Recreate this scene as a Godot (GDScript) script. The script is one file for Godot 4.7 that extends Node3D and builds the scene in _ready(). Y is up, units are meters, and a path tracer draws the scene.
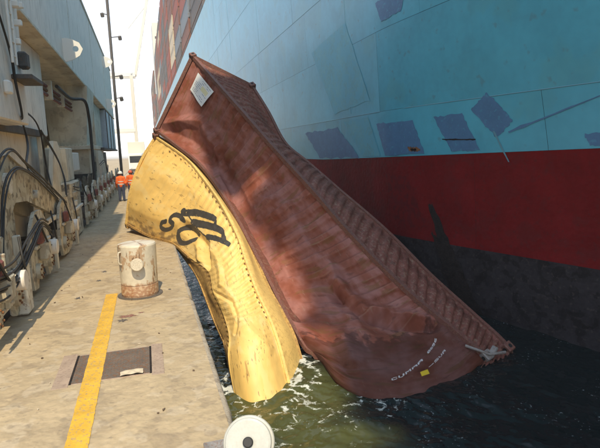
extends Node3D
# Quay with a fallen yellow and a fallen red container between the quay wall and a ship.
var M := {}
var names := {}
var BROWN_SIDE := [[Vector3(1.75,5.87,-17.85),Vector3(1.44,5.29,-18.01),Vector3(1.12,4.70,-18.17),Vector3(0.79,4.13,-18.34),Vector3(0.46,3.55,-18.50)],
	[Vector3(2.20,5.04,-16.83),Vector3(1.97,4.54,-17.05),Vector3(1.70,4.02,-17.12),Vector3(1.36,3.47,-17.29),Vector3(0.99,3.04,-17.48)],
	[Vector3(2.79,3.97,-15.50),Vector3(2.57,3.53,-15.75),Vector3(2.29,3.04,-15.86),Vector3(2.00,2.60,-16.19),Vector3(1.59,2.40,-16.11)],
	[Vector3(3.38,2.86,-14.13),Vector3(3.12,2.45,-14.33),Vector3(2.78,2.08,-14.42),Vector3(2.48,1.68,-14.76),Vector3(2.06,1.49,-14.53)],
	[Vector3(4.04,1.70,-12.68),Vector3(3.70,1.35,-12.84),Vector3(3.26,1.05,-12.98),Vector3(2.85,0.69,-13.33),Vector3(2.35,0.60,-13.14)],
	[Vector3(4.59,0.66,-11.40),Vector3(4.16,0.39,-11.50),Vector3(3.67,0.14,-11.62),Vector3(3.13,-0.13,-11.99),Vector3(2.57,-0.20,-11.92)],
	[Vector3(5.26,-0.37,-10.03),Vector3(4.74,-0.62,-10.10),Vector3(4.04,-0.75,-10.13),Vector3(3.41,-0.87,-10.57),Vector3(2.75,-0.85,-10.94)],
	[Vector3(5.79,-1.00,-9.08),Vector3(5.10,-1.20,-8.89),Vector3(4.11,-1.11,-8.52),Vector3(3.38,-1.13,-8.84),Vector3(2.89,-1.29,-9.91)],
	[Vector3(6.13,-1.42,-8.46),Vector3(5.11,-1.50,-7.84),Vector3(3.94,-1.50,-7.54),Vector3(3.18,-1.50,-8.15),Vector3(3.08,-1.50,-9.65)],
	[Vector3(6.25,-1.67,-8.26),Vector3(5.26,-2.20,-7.74),Vector3(4.22,-2.70,-7.09),Vector3(3.46,-2.70,-7.70),Vector3(3.36,-2.70,-9.20)]]
var BROWN_ROOF := [[Vector3(1.75,5.87,-17.85),Vector3(2.63,5.36,-17.46),Vector3(3.51,4.85,-17.08)],
	[Vector3(2.20,5.04,-16.83),Vector3(2.98,4.60,-16.47),Vector3(3.81,3.96,-16.24)],
	[Vector3(2.79,3.97,-15.50),Vector3(3.42,3.57,-15.37),Vector3(4.08,2.97,-15.36)],
	[Vector3(3.38,2.86,-14.13),Vector3(3.93,2.72,-14.31),Vector3(4.52,2.39,-14.60)],
	[Vector3(4.04,1.70,-12.68),Vector3(4.55,1.74,-13.02),Vector3(5.10,1.59,-13.48)],
	[Vector3(4.59,0.66,-11.40),Vector3(5.17,0.75,-11.68),Vector3(5.78,0.64,-12.08)],
	[Vector3(5.26,-0.37,-10.03),Vector3(5.77,-0.24,-10.33),Vector3(6.31,-0.31,-10.76)],
	[Vector3(5.79,-1.00,-9.08),Vector3(6.25,-0.91,-9.28),Vector3(6.76,-1.03,-9.61)],
	[Vector3(6.13,-1.42,-8.46),Vector3(6.51,-1.43,-8.56),Vector3(6.89,-1.44,-8.66)],
	[Vector3(6.25,-1.67,-8.26),Vector3(6.69,-1.91,-8.41),Vector3(7.14,-2.14,-8.56)]]
var YELLOW_SIDE := [[Vector3(0.41,3.35,-18.49),Vector3(-0.14,2.52,-18.84),Vector3(-0.56,1.49,-19.12),Vector3(-0.80,0.33,-19.54)],
	[Vector3(1.21,2.65,-16.88),Vector3(0.71,1.95,-17.03),Vector3(0.18,0.99,-17.35),Vector3(-0.04,0.07,-17.91)],
	[Vector3(1.58,2.06,-15.64),Vector3(1.24,1.45,-15.64),Vector3(0.89,0.74,-15.84),Vector3(0.61,0.02,-16.45)],
	[Vector3(1.87,1.42,-14.19),Vector3(1.57,0.92,-13.99),Vector3(1.33,0.39,-13.98),Vector3(0.97,-0.11,-14.64)],
	[Vector3(2.03,0.74,-12.57),Vector3(1.75,0.44,-12.29),Vector3(1.48,0.18,-12.22),Vector3(1.27,-0.10,-12.61)],
	[Vector3(2.04,0.27,-11.55),Vector3(1.73,0.08,-11.18),Vector3(1.49,-0.11,-11.12),Vector3(1.25,-0.34,-11.58)],
	[Vector3(2.06,-0.18,-10.53),Vector3(1.73,-0.26,-10.19),Vector3(1.47,-0.38,-10.14),Vector3(1.32,-0.58,-10.57)],
	[Vector3(2.14,-0.54,-9.82),Vector3(1.78,-0.56,-9.39),Vector3(1.49,-0.61,-9.31),Vector3(1.30,-0.76,-9.71)],
	[Vector3(2.19,-1.01,-9.15),Vector3(1.81,-1.02,-8.84),Vector3(1.47,-1.04,-8.78),Vector3(1.19,-1.11,-9.11)],
	[Vector3(2.31,-2.31,-8.40),Vector3(1.93,-2.32,-8.09),Vector3(1.59,-2.34,-8.03),Vector3(1.31,-2.41,-8.36)]]
var YELLOW_TOP := [[Vector3(0.41,3.35,-18.49),Vector3(0.40,3.40,-18.65),Vector3(0.39,3.46,-18.82)],
	[Vector3(1.21,2.65,-16.88),Vector3(1.29,2.65,-16.94),Vector3(1.40,2.64,-17.25)],
	[Vector3(1.58,2.06,-15.64),Vector3(1.66,2.09,-15.75),Vector3(1.78,2.12,-16.11)],
	[Vector3(1.87,1.42,-14.19),Vector3(1.96,1.44,-14.41),Vector3(2.08,1.44,-14.87)],
	[Vector3(2.03,0.74,-12.57),Vector3(2.15,0.72,-12.82),Vector3(2.31,0.66,-13.32)],
	[Vector3(2.04,0.27,-11.55),Vector3(2.22,0.19,-11.83),Vector3(2.45,0.07,-12.34)],
	[Vector3(2.06,-0.18,-10.53),Vector3(2.27,-0.26,-10.85),Vector3(2.53,-0.41,-11.40)],
	[Vector3(2.14,-0.54,-9.82),Vector3(2.36,-0.62,-10.14),Vector3(2.64,-0.78,-10.69)],
	[Vector3(2.19,-1.01,-9.15),Vector3(2.43,-1.08,-9.44),Vector3(2.73,-1.24,-9.96)],
	[Vector3(2.31,-2.31,-8.40),Vector3(2.55,-2.38,-8.69),Vector3(2.85,-2.54,-9.21)]]
var YELLOW_UNDER := [[Vector3(-0.80,0.33,-19.54),Vector3(-0.70,0.05,-20.10)],
	[Vector3(-0.04,0.07,-17.91),Vector3(0.05,0.03,-18.50)],
	[Vector3(0.61,0.02,-16.45),Vector3(0.62,-0.06,-16.75)],
	[Vector3(0.97,-0.11,-14.64),Vector3(0.94,-0.33,-15.04)],
	[Vector3(1.27,-0.10,-12.61),Vector3(1.08,-0.46,-13.61)],
	[Vector3(1.25,-0.34,-11.58),Vector3(1.15,-0.71,-12.29)],
	[Vector3(1.32,-0.58,-10.57),Vector3(1.20,-0.92,-11.29)],
	[Vector3(1.30,-0.76,-9.71),Vector3(1.25,-1.04,-10.42)],
	[Vector3(1.19,-1.11,-9.11),Vector3(1.24,-1.10,-9.78)],
	[Vector3(1.31,-2.41,-8.36),Vector3(1.36,-2.40,-9.03)]]
var BROWN_BACK := [Vector3(2.51,2.18,-18.23),Vector3(2.91,1.61,-17.40),Vector3(3.18,1.05,-16.47),Vector3(3.50,0.68,-15.49),Vector3(3.72,0.14,-14.44),Vector3(4.06,-0.58,-13.11),Vector3(4.10,-1.14,-12.17),Vector3(4.16,-1.67,-10.94),Vector3(4.15,-1.87,-10.35),Vector3(4.56,-3.52,-10.00)]
var YELLOW_BACK := [Vector3(0.10,1.56,-19.91),Vector3(0.97,1.14,-18.33),Vector3(1.45,0.83,-16.88),Vector3(1.76,0.35,-15.40),Vector3(1.94,-0.10,-13.91),Vector3(2.05,-0.52,-12.77),Vector3(2.12,-0.87,-11.80),Vector3(2.20,-1.11,-11.00),Vector3(2.23,-1.37,-10.32),Vector3(2.35,-2.67,-9.57)]
var LOGO := [[Vector2(0.2263,0.6345),Vector2(0.2215,0.6242),Vector2(0.2167,0.6135),Vector2(0.2112,0.6078),Vector2(0.2040,0.6085),Vector2(0.1961,0.6130),Vector2(0.1896,0.6205),Vector2(0.1850,0.6330),Vector2(0.1817,0.6490),Vector2(0.1798,0.6652),Vector2(0.1795,0.6810),Vector2(0.1807,0.6968),Vector2(0.1829,0.7108),Vector2(0.1877,0.7205),Vector2(0.1937,0.7283),Vector2(0.1978,0.7390),Vector2(0.1987,0.7565),Vector2(0.1975,0.7778),Vector2(0.1946,0.7985),Vector2(0.1891,0.8190),Vector2(0.1817,0.8383),Vector2(0.1742,0.8492),Vector2(0.1668,0.8495),Vector2(0.1598,0.8422),Vector2(0.1548,0.8300),Vector2(0.1531,0.8110),Vector2(0.1531,0.7873),Vector2(0.1546,0.7673),Vector2(0.1577,0.7545),Vector2(0.1620,0.7450),Vector2(0.1666,0.7358)],
	[Vector2(0.2921,0.6520),Vector2(0.2827,0.6495),Vector2(0.2736,0.6462),Vector2(0.2650,0.6492),Vector2(0.2563,0.6623),Vector2(0.2479,0.6815),Vector2(0.2407,0.7038),Vector2(0.2354,0.7305),Vector2(0.2314,0.7615),Vector2(0.2292,0.7918),Vector2(0.2292,0.8205),Vector2(0.2314,0.8488),Vector2(0.2354,0.8732),Vector2(0.2426,0.8942),Vector2(0.2520,0.9098),Vector2(0.2616,0.9133),Vector2(0.2700,0.9010),Vector2(0.2774,0.8775),Vector2(0.2837,0.8492),Vector2(0.2880,0.8165),Vector2(0.2911,0.7792),Vector2(0.2945,0.7422)],
	[Vector2(0.2102,0.5418),Vector2(0.2131,0.5430),Vector2(0.2160,0.5440),Vector2(0.2220,0.5360),Vector2(0.2323,0.5102),Vector2(0.2458,0.4710),Vector2(0.2626,0.4268),Vector2(0.2858,0.3728),Vector2(0.3120,0.3098),Vector2(0.3319,0.2630),Vector2(0.3408,0.2513),Vector2(0.3434,0.2622),Vector2(0.3461,0.2730)],
	[Vector2(0.2604,0.5750),Vector2(0.2825,0.5255),Vector2(0.3060,0.4660),Vector2(0.3290,0.4055),Vector2(0.3499,0.3485),Vector2(0.3674,0.2978),Vector2(0.3814,0.2648),Vector2(0.3907,0.2625),Vector2(0.3974,0.2818),Vector2(0.4044,0.3008)],
	[Vector2(0.3338,0.5673),Vector2(0.4334,0.2585)],
	[Vector2(0.2314,0.5350),Vector2(0.2424,0.5495),Vector2(0.2532,0.5635),Vector2(0.2638,0.5755),Vector2(0.2736,0.5855),Vector2(0.2834,0.5933),Vector2(0.2938,0.5965),Vector2(0.3060,0.5913),Vector2(0.3192,0.5805),Vector2(0.3307,0.5730),Vector2(0.3391,0.5735),Vector2(0.3458,0.5773),Vector2(0.3526,0.5810)]]
var TEXT_A := [Vector2(0.8460,0.5325),Vector2(0.8054,0.3772),Vector2(0.7798,0.1450)]
var TEXT_B := [Vector2(0.8357,0.3355),Vector2(0.8134,0.1658)]
var TEXT_SQ := [Vector2(0.8419,0.3680)]
var PLACARD := [Vector2(0.0535,0.0825),Vector2(0.1354,0.1042),Vector2(0.1174,0.3928),Vector2(0.0518,0.3235)]
var BROWN_CREASES := [[[Vector2(0.0468,0.9148),Vector2(0.1349,0.8012),Vector2(0.2285,0.7590),Vector2(0.3286,0.8483),Vector2(0.4466,0.9190),Vector2(0.5642,0.9509),Vector2(0.6619,0.9395)],-0.200,0.420],
	[[Vector2(0.0227,0.8588),Vector2(0.0893,0.6660),Vector2(0.1392,0.5338),Vector2(0.2040,0.6228),Vector2(0.2760,0.8530),Vector2(0.3190,0.8845)],0.140,0.220],
	[[Vector2(0.6190,0.5092),Vector2(0.6451,0.4880),Vector2(0.6790,0.4562),Vector2(0.7128,0.2572),Vector2(0.7517,0.0902)],-0.280,0.240],
	[[Vector2(0.6110,0.4465),Vector2(0.6367,0.4278),Vector2(0.6655,0.3865),Vector2(0.7003,0.1910),Vector2(0.7378,0.0538)],0.120,0.200],
	[[Vector2(0.5722,0.3745),Vector2(0.6110,0.4465),Vector2(0.6588,0.4790),Vector2(0.7202,0.5560)],0.120,0.200],
	[[Vector2(0.4363,0.3345),Vector2(0.5021,0.4400),Vector2(0.5693,0.4520),Vector2(0.6242,0.4913)],0.050,0.250],
	[[Vector2(0.3782,0.5730),Vector2(0.4363,0.3345)],0.040,0.200],
	[[Vector2(0.6295,0.5408),Vector2(0.6346,0.7285),Vector2(0.6734,0.9262)],-0.100,0.250],
	[[Vector2(0.6588,0.4790),Vector2(0.7241,0.6825),Vector2(0.7918,0.7370)],0.100,0.250],
	[[Vector2(0.7104,0.5340),Vector2(0.7735,0.4500),Vector2(0.8057,0.2790)],0.050,0.300],
	[[Vector2(0.6984,0.8225),Vector2(0.7522,0.8032),Vector2(0.8405,0.7692)],-0.080,0.220],
	[[Vector2(0.3782,0.8938),Vector2(0.4274,0.7075),Vector2(0.4457,0.4490)],-0.030,0.200],
	[[Vector2(0.2052,0.1108),Vector2(0.2652,0.1678),Vector2(0.2731,0.3812)],0.030,0.150],
	[[Vector2(0.7735,0.4500),Vector2(0.8609,0.4785)],-0.050,0.250]]
var YELLOW_CREASES := [[[Vector2(0.2323,0.7050),Vector2(0.3535,0.6750),Vector2(0.3943,0.8095),Vector2(0.4332,0.9512)],-0.130,0.200],
	[[Vector2(0.3014,0.7025),Vector2(0.3420,0.8038),Vector2(0.3869,0.9612)],0.070,0.140],
	[[Vector2(0.3535,0.6750),Vector2(0.4188,0.6365),Vector2(0.5462,0.7575)],0.040,0.200],
	[[Vector2(0.0000,0.8135),Vector2(0.0982,0.7608),Vector2(0.2251,0.7208)],0.050,0.280],
	[[Vector2(0.0401,0.6395),Vector2(0.1130,0.4452),Vector2(0.2112,0.3330)],-0.030,0.300],
	[[Vector2(0.5621,0.9852),Vector2(0.6343,0.6330),Vector2(0.7085,0.6223),Vector2(0.7730,0.8095)],-0.035,0.140],
	[[Vector2(0.7085,0.6223),Vector2(0.7987,0.4643),Vector2(0.8707,0.2728)],0.030,0.250],
	[[Vector2(0.5462,0.7575),Vector2(0.6372,0.5205),Vector2(0.6730,0.2130)],0.020,0.160],
	[[Vector2(0.0315,0.3100),Vector2(0.1282,0.3735),Vector2(0.2486,0.2215)],0.030,0.300]]
# ---------------------------------------------------------------- naming helpers
func numbered(n: String) -> String:
	if not names.has(n):
		names[n] = 0
		return n
	names[n] += 1
	return "%s_%03d" % [n, names[n]]
func thing(called: String, label: String, category: String, group := "", at := Vector3.ZERO) -> Node3D:
	var o := Node3D.new()
	o.name = numbered(called)
	add_child(o)
	o.position = at
	o.set_meta("label", label)
	o.set_meta("category", category)
	if group != "":
		o.set_meta("group", group)
	return o
func part(parent: Node, called: String, mesh: Mesh, mat: Material, at := Vector3.ZERO, rot := Vector3.ZERO) -> MeshInstance3D:
	var o := MeshInstance3D.new()
	o.name = called
	o.mesh = mesh
	o.material_override = mat
	o.position = at
	o.rotation_degrees = rot
	parent.add_child(o, true)
	return o
func setting(called: String, mesh: Mesh, mat: Material, at := Vector3.ZERO) -> MeshInstance3D:
	var o := part(self, called, mesh, mat, at)
	o.set_meta("kind", "structure")
	return o
# ---------------------------------------------------------------- mesh helpers
func tri(st: SurfaceTool, a: Vector3, b: Vector3, c: Vector3, n: Vector3) -> void:
	if (a - c).cross(a - b).dot(n) < 0.0:
		var t := b
		b = c
		c = t
	st.set_normal(n); st.add_vertex(a)
	st.set_normal(n); st.add_vertex(b)
	st.set_normal(n); st.add_vertex(c)
func quad(st: SurfaceTool, a: Vector3, b: Vector3, c: Vector3, d: Vector3, outward: Vector3) -> void:
	var n := (c - a).cross(d - b).normalized()
	if n.dot(outward) < 0.0:
		n = -n
	tri(st, a, b, c, n)
	tri(st, a, c, d, n)
func begin() -> SurfaceTool:
	var st := SurfaceTool.new()
	st.begin(Mesh.PRIMITIVE_TRIANGLES)
	return st
var box_cache := {}
func add_box(st: SurfaceTool, at: Vector3, size: Vector3, bv := 0.01, basis := Basis.IDENTITY) -> void:
	var h := size * 0.5
	bv = minf(bv, minf(h.x, minf(h.y, h.z)) * 0.6)
	var V := {}
	for sx in [-1, 1]:
		for sy in [-1, 1]:
			for sz in [-1, 1]:
				for ax in 3:
					var p := Vector3(sx * (h.x - bv), sy * (h.y - bv), sz * (h.z - bv))
					if ax == 0: p.x = sx * h.x
					if ax == 1: p.y = sy * h.y
					if ax == 2: p.z = sz * h.z
					V[Vector4i(sx, sy, sz, ax)] = at + basis * p
	for s in [-1, 1]:
		quad(st, V[Vector4i(s, -1, -1, 0)], V[Vector4i(s, 1, -1, 0)], V[Vector4i(s, 1, 1, 0)], V[Vector4i(s, -1, 1, 0)], basis * Vector3(s, 0, 0))
		quad(st, V[Vector4i(-1, s, -1, 1)], V[Vector4i(1, s, -1, 1)], V[Vector4i(1, s, 1, 1)], V[Vector4i(-1, s, 1, 1)], basis * Vector3(0, s, 0))
		quad(st, V[Vector4i(-1, -1, s, 2)], V[Vector4i(1, -1, s, 2)], V[Vector4i(1, 1, s, 2)], V[Vector4i(-1, 1, s, 2)], basis * Vector3(0, 0, s))
		for q in [-1, 1]:
			quad(st, V[Vector4i(s, q, -1, 0)], V[Vector4i(s, q, 1, 0)], V[Vector4i(s, q, 1, 1)], V[Vector4i(s, q, -1, 1)], basis * Vector3(s, q, 0))
			quad(st, V[Vector4i(s, -1, q, 0)], V[Vector4i(s, 1, q, 0)], V[Vector4i(s, 1, q, 2)], V[Vector4i(s, -1, q, 2)], basis * Vector3(s, 0, q))
			quad(st, V[Vector4i(-1, s, q, 1)], V[Vector4i(1, s, q, 1)], V[Vector4i(1, s, q, 2)], V[Vector4i(-1, s, q, 2)], basis * Vector3(0, s, q))
			for r in [-1, 1]:
				tri(st, V[Vector4i(s, q, r, 0)], V[Vector4i(s, q, r, 1)], V[Vector4i(s, q, r, 2)], (basis * Vector3(s, q, r)).normalized())
func box(size: Vector3, bv := 0.01) -> ArrayMesh:
	var key := "%s|%s" % [size, bv]
	if box_cache.has(key):
		return box_cache[key]
	var st := begin()
	add_box(st, Vector3.ZERO, size, bv)
	var m := st.commit()
	box_cache[key] = m
	return m
func bar(parent: Node, called: String, x0: float, x1: float, y0: float, y1: float, z0: float, z1: float, mat: Material, bv := 0.015) -> MeshInstance3D:
	var a := Vector3(minf(x0, x1), minf(y0, y1), minf(z0, z1))
	var b := Vector3(maxf(x0, x1), maxf(y0, y1), maxf(z0, z1))
	return part(parent, called, box(b - a, bv), mat, (a + b) * 0.5)
func add_tube(st: SurfaceTool, pts: Array, r: float, sides := 8, phase := 0.0) -> void:
	var rings := []
	var nrm := []
	var up := Vector3.UP
	var d0: Vector3 = (pts[1] - pts[0]).normalized()
	if absf(d0.dot(up)) > 0.9:
		up = Vector3.RIGHT
	for i in pts.size():
		var d: Vector3 = (pts[mini(i + 1, pts.size() - 1)] - pts[maxi(i - 1, 0)]).normalized()
		var s := d.cross(up).normalized()
		up = s.cross(d).normalized()
		var ring := []
		var ns := []
		for k in sides:
			var a := TAU * k / sides + phase
			var n := s * cos(a) + up * sin(a)
			ns.append(n)
			ring.append(pts[i] + n * r)
		rings.append(ring)
		nrm.append(ns)
	for i in pts.size() - 1:
		for k in sides:
			var k2 := (k + 1) % sides
			var q := [rings[i][k], rings[i][k2], rings[i + 1][k2], rings[i + 1][k]]
			var qn := [nrm[i][k], nrm[i][k2], nrm[i + 1][k2], nrm[i + 1][k]]
			if sides <= 4:
				quad(st, q[0], q[1], q[2], q[3], qn[0] + qn[1])
				continue
			var order := [0, 1, 2, 0, 2, 3]
			if (q[0] - q[2]).cross(q[0] - q[1]).dot(qn[0]) < 0.0:
				order = [0, 2, 1, 0, 3, 2]
			for j in order:
				st.set_normal(qn[j]); st.add_vertex(q[j])
	for e in [0, pts.size() - 1]:
		var n2: Vector3 = (pts[0] - pts[1]).normalized() if e == 0 else (pts[e] - pts[e - 1]).normalized()
		for k in sides:
			tri(st, pts[e], rings[e][k], rings[e][(k + 1) % sides], n2)
func tube(pts: Array, r: float, sides := 8, phase := 0.0) -> ArrayMesh:
	var st := begin()
	add_tube(st, pts, r, sides, phase)
	return st.commit()
func curve(pts: Array, n := 24) -> Array:
	var o := []
	for i in n + 1:
		o.append(ev_list(pts, float(i) / n))
	return o
# lathe round y; profile = [[r, y], ...] from the bottom up; UV = (angle, height)
func add_lathe(st: SurfaceTool, prof: Array, seg := 32, uv := false) -> void:
	var ymax: float = prof[prof.size() - 1][1]
	for i in prof.size() - 1:
		var r0: float = prof[i][0]
		var y0: float = prof[i][1]
		var r1: float = prof[i + 1][0]
		var y1: float = prof[i + 1][1]
		var sl := Vector2(y1 - y0, r0 - r1).normalized()
		for k in seg:
			var a := TAU * k / seg
			var b := TAU * (k + 1) / seg
			var na := Vector3(cos(a) * sl.x, sl.y, sin(a) * sl.x)
			var nb := Vector3(cos(b) * sl.x, sl.y, sin(b) * sl.x)
			var P := [Vector3(cos(a) * r0, y0, sin(a) * r0), Vector3(cos(b) * r0, y0, sin(b) * r0), Vector3(cos(b) * r1, y1, sin(b) * r1), Vector3(cos(a) * r1, y1, sin(a) * r1)]
			var N := [na, nb, nb, na]
			var U := [Vector2(float(k) / seg, 1.0 - y0 / ymax), Vector2((k + 1.0) / seg, 1.0 - y0 / ymax), Vector2((k + 1.0) / seg, 1.0 - y1 / ymax), Vector2(float(k) / seg, 1.0 - y1 / ymax)]
			var order := [0, 1, 2, 0, 2, 3]
			if (P[0] - P[2]).cross(P[1] - P[3]).dot(na) > 0.0:
				order = [0, 2, 1, 0, 3, 2]
			for j in order:
				if uv:
					st.set_uv(U[j])
				st.set_normal(N[j]); st.add_vertex(P[j])
func lathe(prof: Array, seg := 32, uv := false) -> ArrayMesh:
	var st := begin()
	add_lathe(st, prof, seg, uv)
	return st.commit()
# polygon in (x, y), extruded along z, centred
func prism(poly: Array, depth: float) -> ArrayMesh:
	var st := begin()
	var pv := PackedVector2Array(poly)
	if Geometry2D.is_polygon_clockwise(pv):
		pv.reverse()
	var idx := Geometry2D.triangulate_polygon(pv)
	for s in [-0.5, 0.5]:
		for i in range(0, idx.size(), 3):
			tri(st, v3(pv[idx[i]], s * depth), v3(pv[idx[i + 1]], s * depth), v3(pv[idx[i + 2]], s * depth), Vector3(0, 0, signf(s)))
	for i in pv.size():
		var a := pv[i]
		var b := pv[(i + 1) % pv.size()]
		var e := b - a
		quad(st, v3(a, -0.5 * depth), v3(b, -0.5 * depth), v3(b, 0.5 * depth), v3(a, 0.5 * depth), Vector3(e.y, -e.x, 0))
	return st.commit()
func v3(p: Vector2, z: float) -> Vector3:
	return Vector3(p.x, p.y, z)
# plate with its outline in (z, y), thickness along x
func side_plate(parent: Node, called: String, zy: Array, x: float, thick: float, mat: Material) -> MeshInstance3D:
	var poly := []
	for p in zy:
		poly.append(Vector2(-p.x, p.y))
	return part(parent, called, prism(poly, thick), mat, Vector3(x, 0, 0), Vector3(0, 90, 0))
# disc with its axis along x
func disc(parent: Node, called: String, at: Vector3, r: float, w: float, mat: Material, seg := 24) -> MeshInstance3D:
	var m := lathe([[0.0, -w * 0.5], [r * 0.94, -w * 0.5], [r, -w * 0.5 + r * 0.06], [r, w * 0.5 - r * 0.06], [r * 0.94, w * 0.5], [0.0, w * 0.5]], seg)
	return part(parent, called, m, mat, at, Vector3(0, 0, -90))
func cr(a: Vector3, b: Vector3, c: Vector3, d: Vector3, t: float) -> Vector3:
	return 0.5 * (2.0 * b + (c - a) * t + (2.0 * a - 5.0 * b + 4.0 * c - d) * t * t + (3.0 * b - a - 3.0 * c + d) * t * t * t)
func ev_list(P: Array, t: float) -> Vector3:
	var n := P.size() - 1
	var x := clampf(t, 0.0, 1.0) * n
	var i := mini(int(x), n - 1)
	var f := x - i
	var p0: Vector3 = P[i - 1] if i > 0 else 2.0 * P[0] - P[1]
	var p3: Vector3 = P[i + 2] if i + 2 <= n else 2.0 * P[n] - P[n - 1]
	return cr(p0, P[i], P[i + 1], p3, f)
func ev(G: Array, u: float, v: float) -> Vector3:
	var col := []
	for r in G:
		col.append(ev_list(r, v))
	return ev_list(col, u)
# smooth sheet over a control grid, pushed out along its normal by disp(u, v); UV = (u, v)
func patch(G: Array, nu: int, nv: int, disp: Callable, outward: Vector3) -> ArrayMesh:
	var base := []
	for j in nv + 1:
		var col := []
		for r in G:
			col.append(ev_list(r, float(j) / nv))
		var line := PackedVector3Array()
		for i in nu + 1:
			line.append(ev_list(col, float(i) / nu))
		base.append(line)
	var pos := PackedVector3Array()
	var uvs := PackedVector2Array()
	for j in nv + 1:
		for i in nu + 1:
			var du: Vector3 = base[j][mini(i + 1, nu)] - base[j][maxi(i - 1, 0)]
			var dv: Vector3 = base[mini(j + 1, nv)][i] - base[maxi(j - 1, 0)][i]
			var n := du.cross(dv).normalized()
			if n.dot(outward) < 0.0:
				n = -n
			pos.append(base[j][i] + n * float(disp.call(float(i) / nu, float(j) / nv)))
			uvs.append(Vector2(float(i) / nu, float(j) / nv))
	return sheet(pos, uvs, nu, nv, outward)
func sheet(pos: PackedVector3Array, uvs: PackedVector2Array, nu: int, nv: int, outward: Vector3) -> ArrayMesh:
	var w := nu + 1
	var nr := PackedVector3Array()
	nr.resize(pos.size())
	var idx := PackedInt32Array()
	var mid := (nv / 2) * w + nu / 2
	var t := (pos[mid] - pos[mid + 1]).cross(pos[mid] - pos[mid + w])
	var flip := t.dot(outward) < 0.0
	for j in nv:
		for i in nu:
			var a := j * w + i
			var q := [a, a + 1, a + w, a + 1, a + w + 1, a + w]
			for k in [0, 3]:
				var n := (pos[q[k + 1]] - pos[q[k]]).cross(pos[q[k + 2]] - pos[q[k]])
				if n.dot(outward) < 0.0 and false:
					n = -n
				nr[q[k]] += n; nr[q[k + 1]] += n; nr[q[k + 2]] += n
			idx.append_array(PackedInt32Array(q))
	var s := 1.0
	if ((pos[mid + 1] - pos[mid]).cross(pos[mid + w] - pos[mid])).dot(outward) < 0.0:
		s = -1.0
	for i in nr.size():
		nr[i] = nr[i].normalized() * s
	if s > 0.0:
		for k in range(0, idx.size(), 3):
			var x := idx[k + 1]
			idx[k + 1] = idx[k + 2]
			idx[k + 2] = x
	var arr := []
	arr.resize(Mesh.ARRAY_MAX)
	arr[Mesh.ARRAY_VERTEX] = pos
	arr[Mesh.ARRAY_NORMAL] = nr
	arr[Mesh.ARRAY_TEX_UV] = uvs
	arr[Mesh.ARRAY_INDEX] = idx
	var m := ArrayMesh.new()
	m.add_surface_from_arrays(Mesh.PRIMITIVE_TRIANGLES, arr)
	return m
# ---------------------------------------------------------------- materials
func noise(seed_: int, freq: float, oct := 4, type := FastNoiseLite.TYPE_SIMPLEX_SMOOTH, fractal := FastNoiseLite.FRACTAL_FBM) -> FastNoiseLite:
	var n := FastNoiseLite.new()
	n.seed = seed_
	n.frequency = freq
	n.noise_type = type
	n.fractal_type = fractal
	n.fractal_octaves = oct
	return n
func seamless(n: FastNoiseLite, size: int) -> PackedByteArray:
	var im := n.get_seamless_image(size, size, false, false, 0.1, true)
	im.convert(Image.FORMAT_L8)
	return im.get_data()
func lin(r: float, g: float, b: float) -> Color:
	return Color(r, g, b).linear_to_srgb()
func tex_from(data: PackedByteArray, w: int, h: int) -> ImageTexture:
	var im := Image.create_from_data(w, h, false, Image.FORMAT_RGB8, data)
	im.generate_mipmaps()
	return ImageTexture.create_from_image(im)
# base tone with fine and broad mottling; stains = [[colour, threshold 0..1, frequency, strength], ...]; colours linear
func surface(seed_: int, base: Color, vary: float, stains: Array, rough: float, metres := 2.0, bump := 0.0, size := 384) -> StandardMaterial3D:
	var fine := seamless(noise(seed_, 0.06, 4), size)
	var broad := seamless(noise(seed_ + 1, 0.008, 4), size)
	var ms := []
	for i in stains.size():
		if stains[i].size() > 4:
			# runs: the pattern is drawn out downwards
			var im2 := noise(seed_ + 2 + i, stains[i][2], 5).get_seamless_image(size, size / 6, false, false, 0.1, true)
			im2.convert(Image.FORMAT_L8)
			im2.resize(size, size, Image.INTERPOLATE_CUBIC)
			ms.append(im2.get_data())
		else:
			ms.append(seamless(noise(seed_ + 2 + i, stains[i][2], 5), size))
	var out := PackedByteArray()
	out.resize(size * size * 3)
	for k in size * size:
		var f := 1.0 + vary * ((fine[k] - 128.0) / 128.0 * 0.6 + (broad[k] - 128.0) / 128.0)
		var r := base.r * f
		var g := base.g * f
		var b := base.b * f
		for i in ms.size():
			var t: float = stains[i][1]
			var m := smoothstep(t, t + 0.12, ms[i][k] / 255.0 + (fine[k] - 128.0) / 255.0 * 0.12) * float(stains[i][3])
			var c: Color = stains[i][0]
			r = lerpf(r, c.r, m); g = lerpf(g, c.g, m); b = lerpf(b, c.b, m)
		out[k * 3] = s8(r); out[k * 3 + 1] = s8(g); out[k * 3 + 2] = s8(b)
	var m3 := StandardMaterial3D.new()
	m3.albedo_texture = tex_from(out, size, size)
	m3.roughness = rough
	m3.uv1_triplanar = true
	m3.uv1_world_triplanar = true
	m3.uv1_scale = Vector3.ONE / metres
	if bump > 0.0:
		var im := noise(seed_ + 9, 0.05, 5).get_seamless_image(size, size)
		im.bump_map_to_normal_map(bump)
		m3.normal_enabled = true
		m3.normal_texture = ImageTexture.create_from_image(im)
		m3.normal_scale = 0.6
	return m3
func s8(x: float) -> int:
	x = clampf(x, 0.0, 1.0)
	return int(255.0 * (12.92 * x if x < 0.0031308 else 1.055 * pow(x, 0.41667) - 0.055) + 0.5)
func plain(c: Color, rough := 0.6, metal := 0.0) -> StandardMaterial3D:
	var m := StandardMaterial3D.new()
	m.albedo_color = c
	m.roughness = rough
	m.metallic = metal
	return m
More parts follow.
